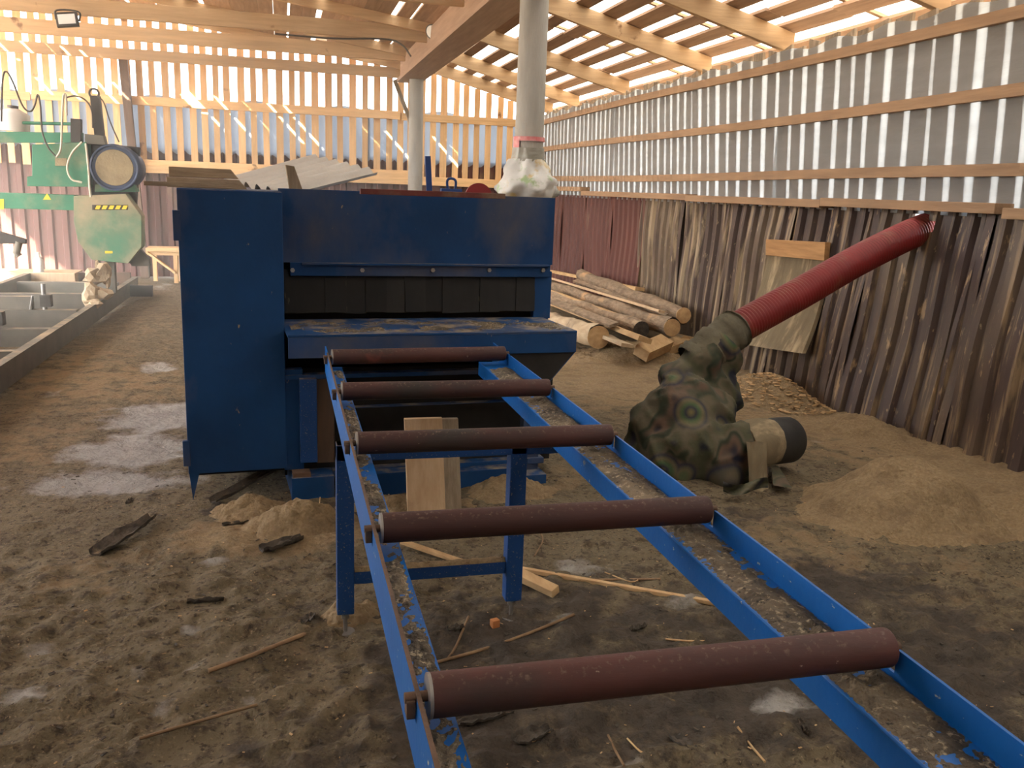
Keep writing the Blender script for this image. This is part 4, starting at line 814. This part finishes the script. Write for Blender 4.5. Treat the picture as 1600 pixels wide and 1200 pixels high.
def chips(name, label, n, where, size, mats, seed):
    R = random.Random(seed); m = MB()
    for _ in range(n):
        x, y, z = where(R); s = R.uniform(*size); Rm = Matrix.Rotation(R.uniform(0, 6.3), 3, 'Z') @ Matrix.Rotation(R.uniform(-.5, .5), 3, 'X')
        m.box((x, y, z + .004), (s, s * R.uniform(.15, .6), s * .12), Rm)
    return tag(m.build(name, mats), label, 'wood chips', None, 'stuff')
def near(R):
    x = R.uniform(-1.4, 3.8); y = .8 + 4.2 * R.random() ** 1.4; return x, y, hz(x, y)
chips('wood_chip_litter', 'tiny pale wood chips strewn over the dirt floor', 900, near, (.004, .013), 'split_wood', 1)
chips('bark_litter', 'tiny dark bark crumbs strewn over the dirt floor', 1500, near, (.006, .022), 'dark_bark', 2)
def onheap(R):
    t = R.uniform(0, 6.3); q = R.random() ** .6; x = 3.85 + .40 * q * math.cos(t); y = 6.35 + .7 * q * math.sin(t); return min(x, 4.05), y, hz(x, y) + .16 * (.5 + .5 * math.cos(math.pi * q)) + .01
chips('wood_shavings', 'loose pale shavings on the chip heap by the wall', 500, onheap, (.02, .05), 'split_wood', 3)

# ================================================================== BARK, STICKS, SLATS on the floor
def gl(px, py, dz=0): p = ground(px, py); return V((p.x, p.y, p.z + dz))
def bark_piece(a, b, wd, th, label, curl=.22):
    th *= .6; wd *= 1.15
    a = V(a); b = V(b); d = b - a; s = V((-d.y, d.x, 0)).normalized(); n = 10; m = MB(); top = []; 
    def P(u, v):
        q = .5 + .5 * math.sin(math.pi * min(1, .12 + u * .95)); j = .25 * mnoise.noise(V((u * 4 + a.x * 7, v * 3, a.y * 5)))
        return a + d * (u + .05 * j) + s * (wd * (v - .5) * q * (1 + j)) + V((0, 0, th + wd * curl * ((2 * v - 1) ** 2 - .4) + .012 * mnoise.noise(V((u * 7, v * 5, a.x)))))
    m.grid(P, n, 5, False); m.grid(lambda u, v: P(u, 1 - v) - V((0, 0, th)), n, 5, False)
    for e in (0, 1): m.grid(lambda u, v, e=e: P(u, e) - V((0, 0, th * v)), n, 1, False); m.grid(lambda u, v, e=e: P(e, u) - V((0, 0, th * v)), 5, 1, False)
    return tag(m.build('bark_piece', 'dark_bark'), label, 'bark', 'pieces of bark on the floor')
bark_piece(gl(148, 868, .0), gl(238, 816, .02), .075, .018, 'large curled dark bark slab lying alone on the left floor')
bark_piece(gl(408, 862), gl(472, 845, .01), .055, .022, 'chunky dark bark piece left of the conveyor leg')
bark_piece(gl(292, 943), gl(350, 937), .022, .012, 'thin dark bark splinter on the lower left floor')
bark_piece(gl(332, 792, .02), gl(448, 752, .10), .06, .014, 'long dark bark strip propped on the sawdust under the door panel')
bark_piece(gl(348, 822), gl(420, 812, .01), .025, .010, 'narrow dark bark strip beside the sawdust heap')
bark_piece(gl(208, 780), gl(197, 788), .02, .008, 'tiny bark chip on the pale bare patch')
bark_piece(gl(805, 1160), gl(860, 1140), .05, .012, 'dark red-brown bark fragment below the nearest roller')
bark_piece(gl(715, 1130), gl(800, 1112), .05, .014, 'blackish bark slab in the shadow of the nearest roller')
bark_piece(gl(700, 985), gl(725, 980), .03, .010, 'small dark bark bit between the conveyor legs')
bark_piece(gl(1050, 1150), gl(1085, 1175), .035, .010, 'dark bark flake near the bottom of the floor')
bark_piece(gl(1248, 1125), gl(1265, 1150), .018, .008, 'rust-coloured bark sliver beside the right rail')
bark_piece(gl(985, 985), gl(1010, 978), .02, .008, 'thin dark bark flake right of the conveyor foot')
bark_piece(gl(475, 975), gl(490, 960), .03, .012, 'round dark bark bit left of the conveyor foot')
def stick(pts, r, label, mat='twig'):
    return tag(MB().tube(catmull([gl(x, y, r * .8) for x, y in pts], 4), r, 6).build('twig', mat), label, 'twig', 'twigs on the floor')
stick([(218, 1156), (300, 1132), (402, 1103)], .005, 'long thin twig on the lower left floor')
stick([(326, 1051), (390, 1028), (452, 1003), (485, 990)], .008, 'thick brown stick left of the conveyor')
stick([(682, 1037), (760, 1015), (830, 990), (897, 962)], .006, 'long dark twig between the two nearest rollers')
stick([(700, 1030), (712, 1012), (732, 965)], .005, 'short twig crossing the long dark twig')
stick([(1152, 1137), (1172, 1165), (1195, 1192)], .004, 'straight straw-coloured twig at the bottom of the floor', 'split_wood')
stick([(950, 1150), (962, 1175), (975, 1198)], .004, 'bent twig at the bottom edge of the floor')
stick([(980, 1155), (1000, 1175), (1018, 1182)], .003, 'fine forked straw near the bottom edge', 'split_wood')
stick([(1040, 1000), (1075, 1003), (1105, 1002)], .004, 'short thin pale splinter under the right rail', 'split_wood')
stick([(905, 908), (960, 907), (1032, 906)], .005, 'dark straight twig above the pale slat')
stick([(945, 895), (985, 910), (1000, 905)], .003, 'fine pale splinter above the slat', 'split_wood')
stick([(835, 870), (848, 845), (842, 830)], .004, 'upright-lying dark twig right of the conveyor leg')
board('lath_offcut', gl(812, 893, .012), gl(1120, 947, .012), .022, .018, 'split_wood', 'long pale slat lying across the floor under the right rail', 'slat')
board('lath_offcut', gl(812, 905, .02), gl(868, 932, .02), .045, .035, 'split_wood', 'short broken pale batten beside the conveyor leg', 'slat', None, .3)
board('lath_offcut', gl(628, 856, .03), gl(742, 892, .02), .03, .015, 'split_wood', 'dusty slat on the floor behind the cross brace', 'slat')
p = gl(773, 979); tag(MB().box(p + V((0, 0, .014)), (.03, .025, .03), Matrix.Rotation(.3, 3, 'Z')).build('orange_block', 'brick_orange', None, .003), 'small orange block beside the right conveyor foot', 'block')
stick([(502, 748), (500, 780), (496, 808)], .003, 'single pale straw at the left foot of the machine', 'split_wood')
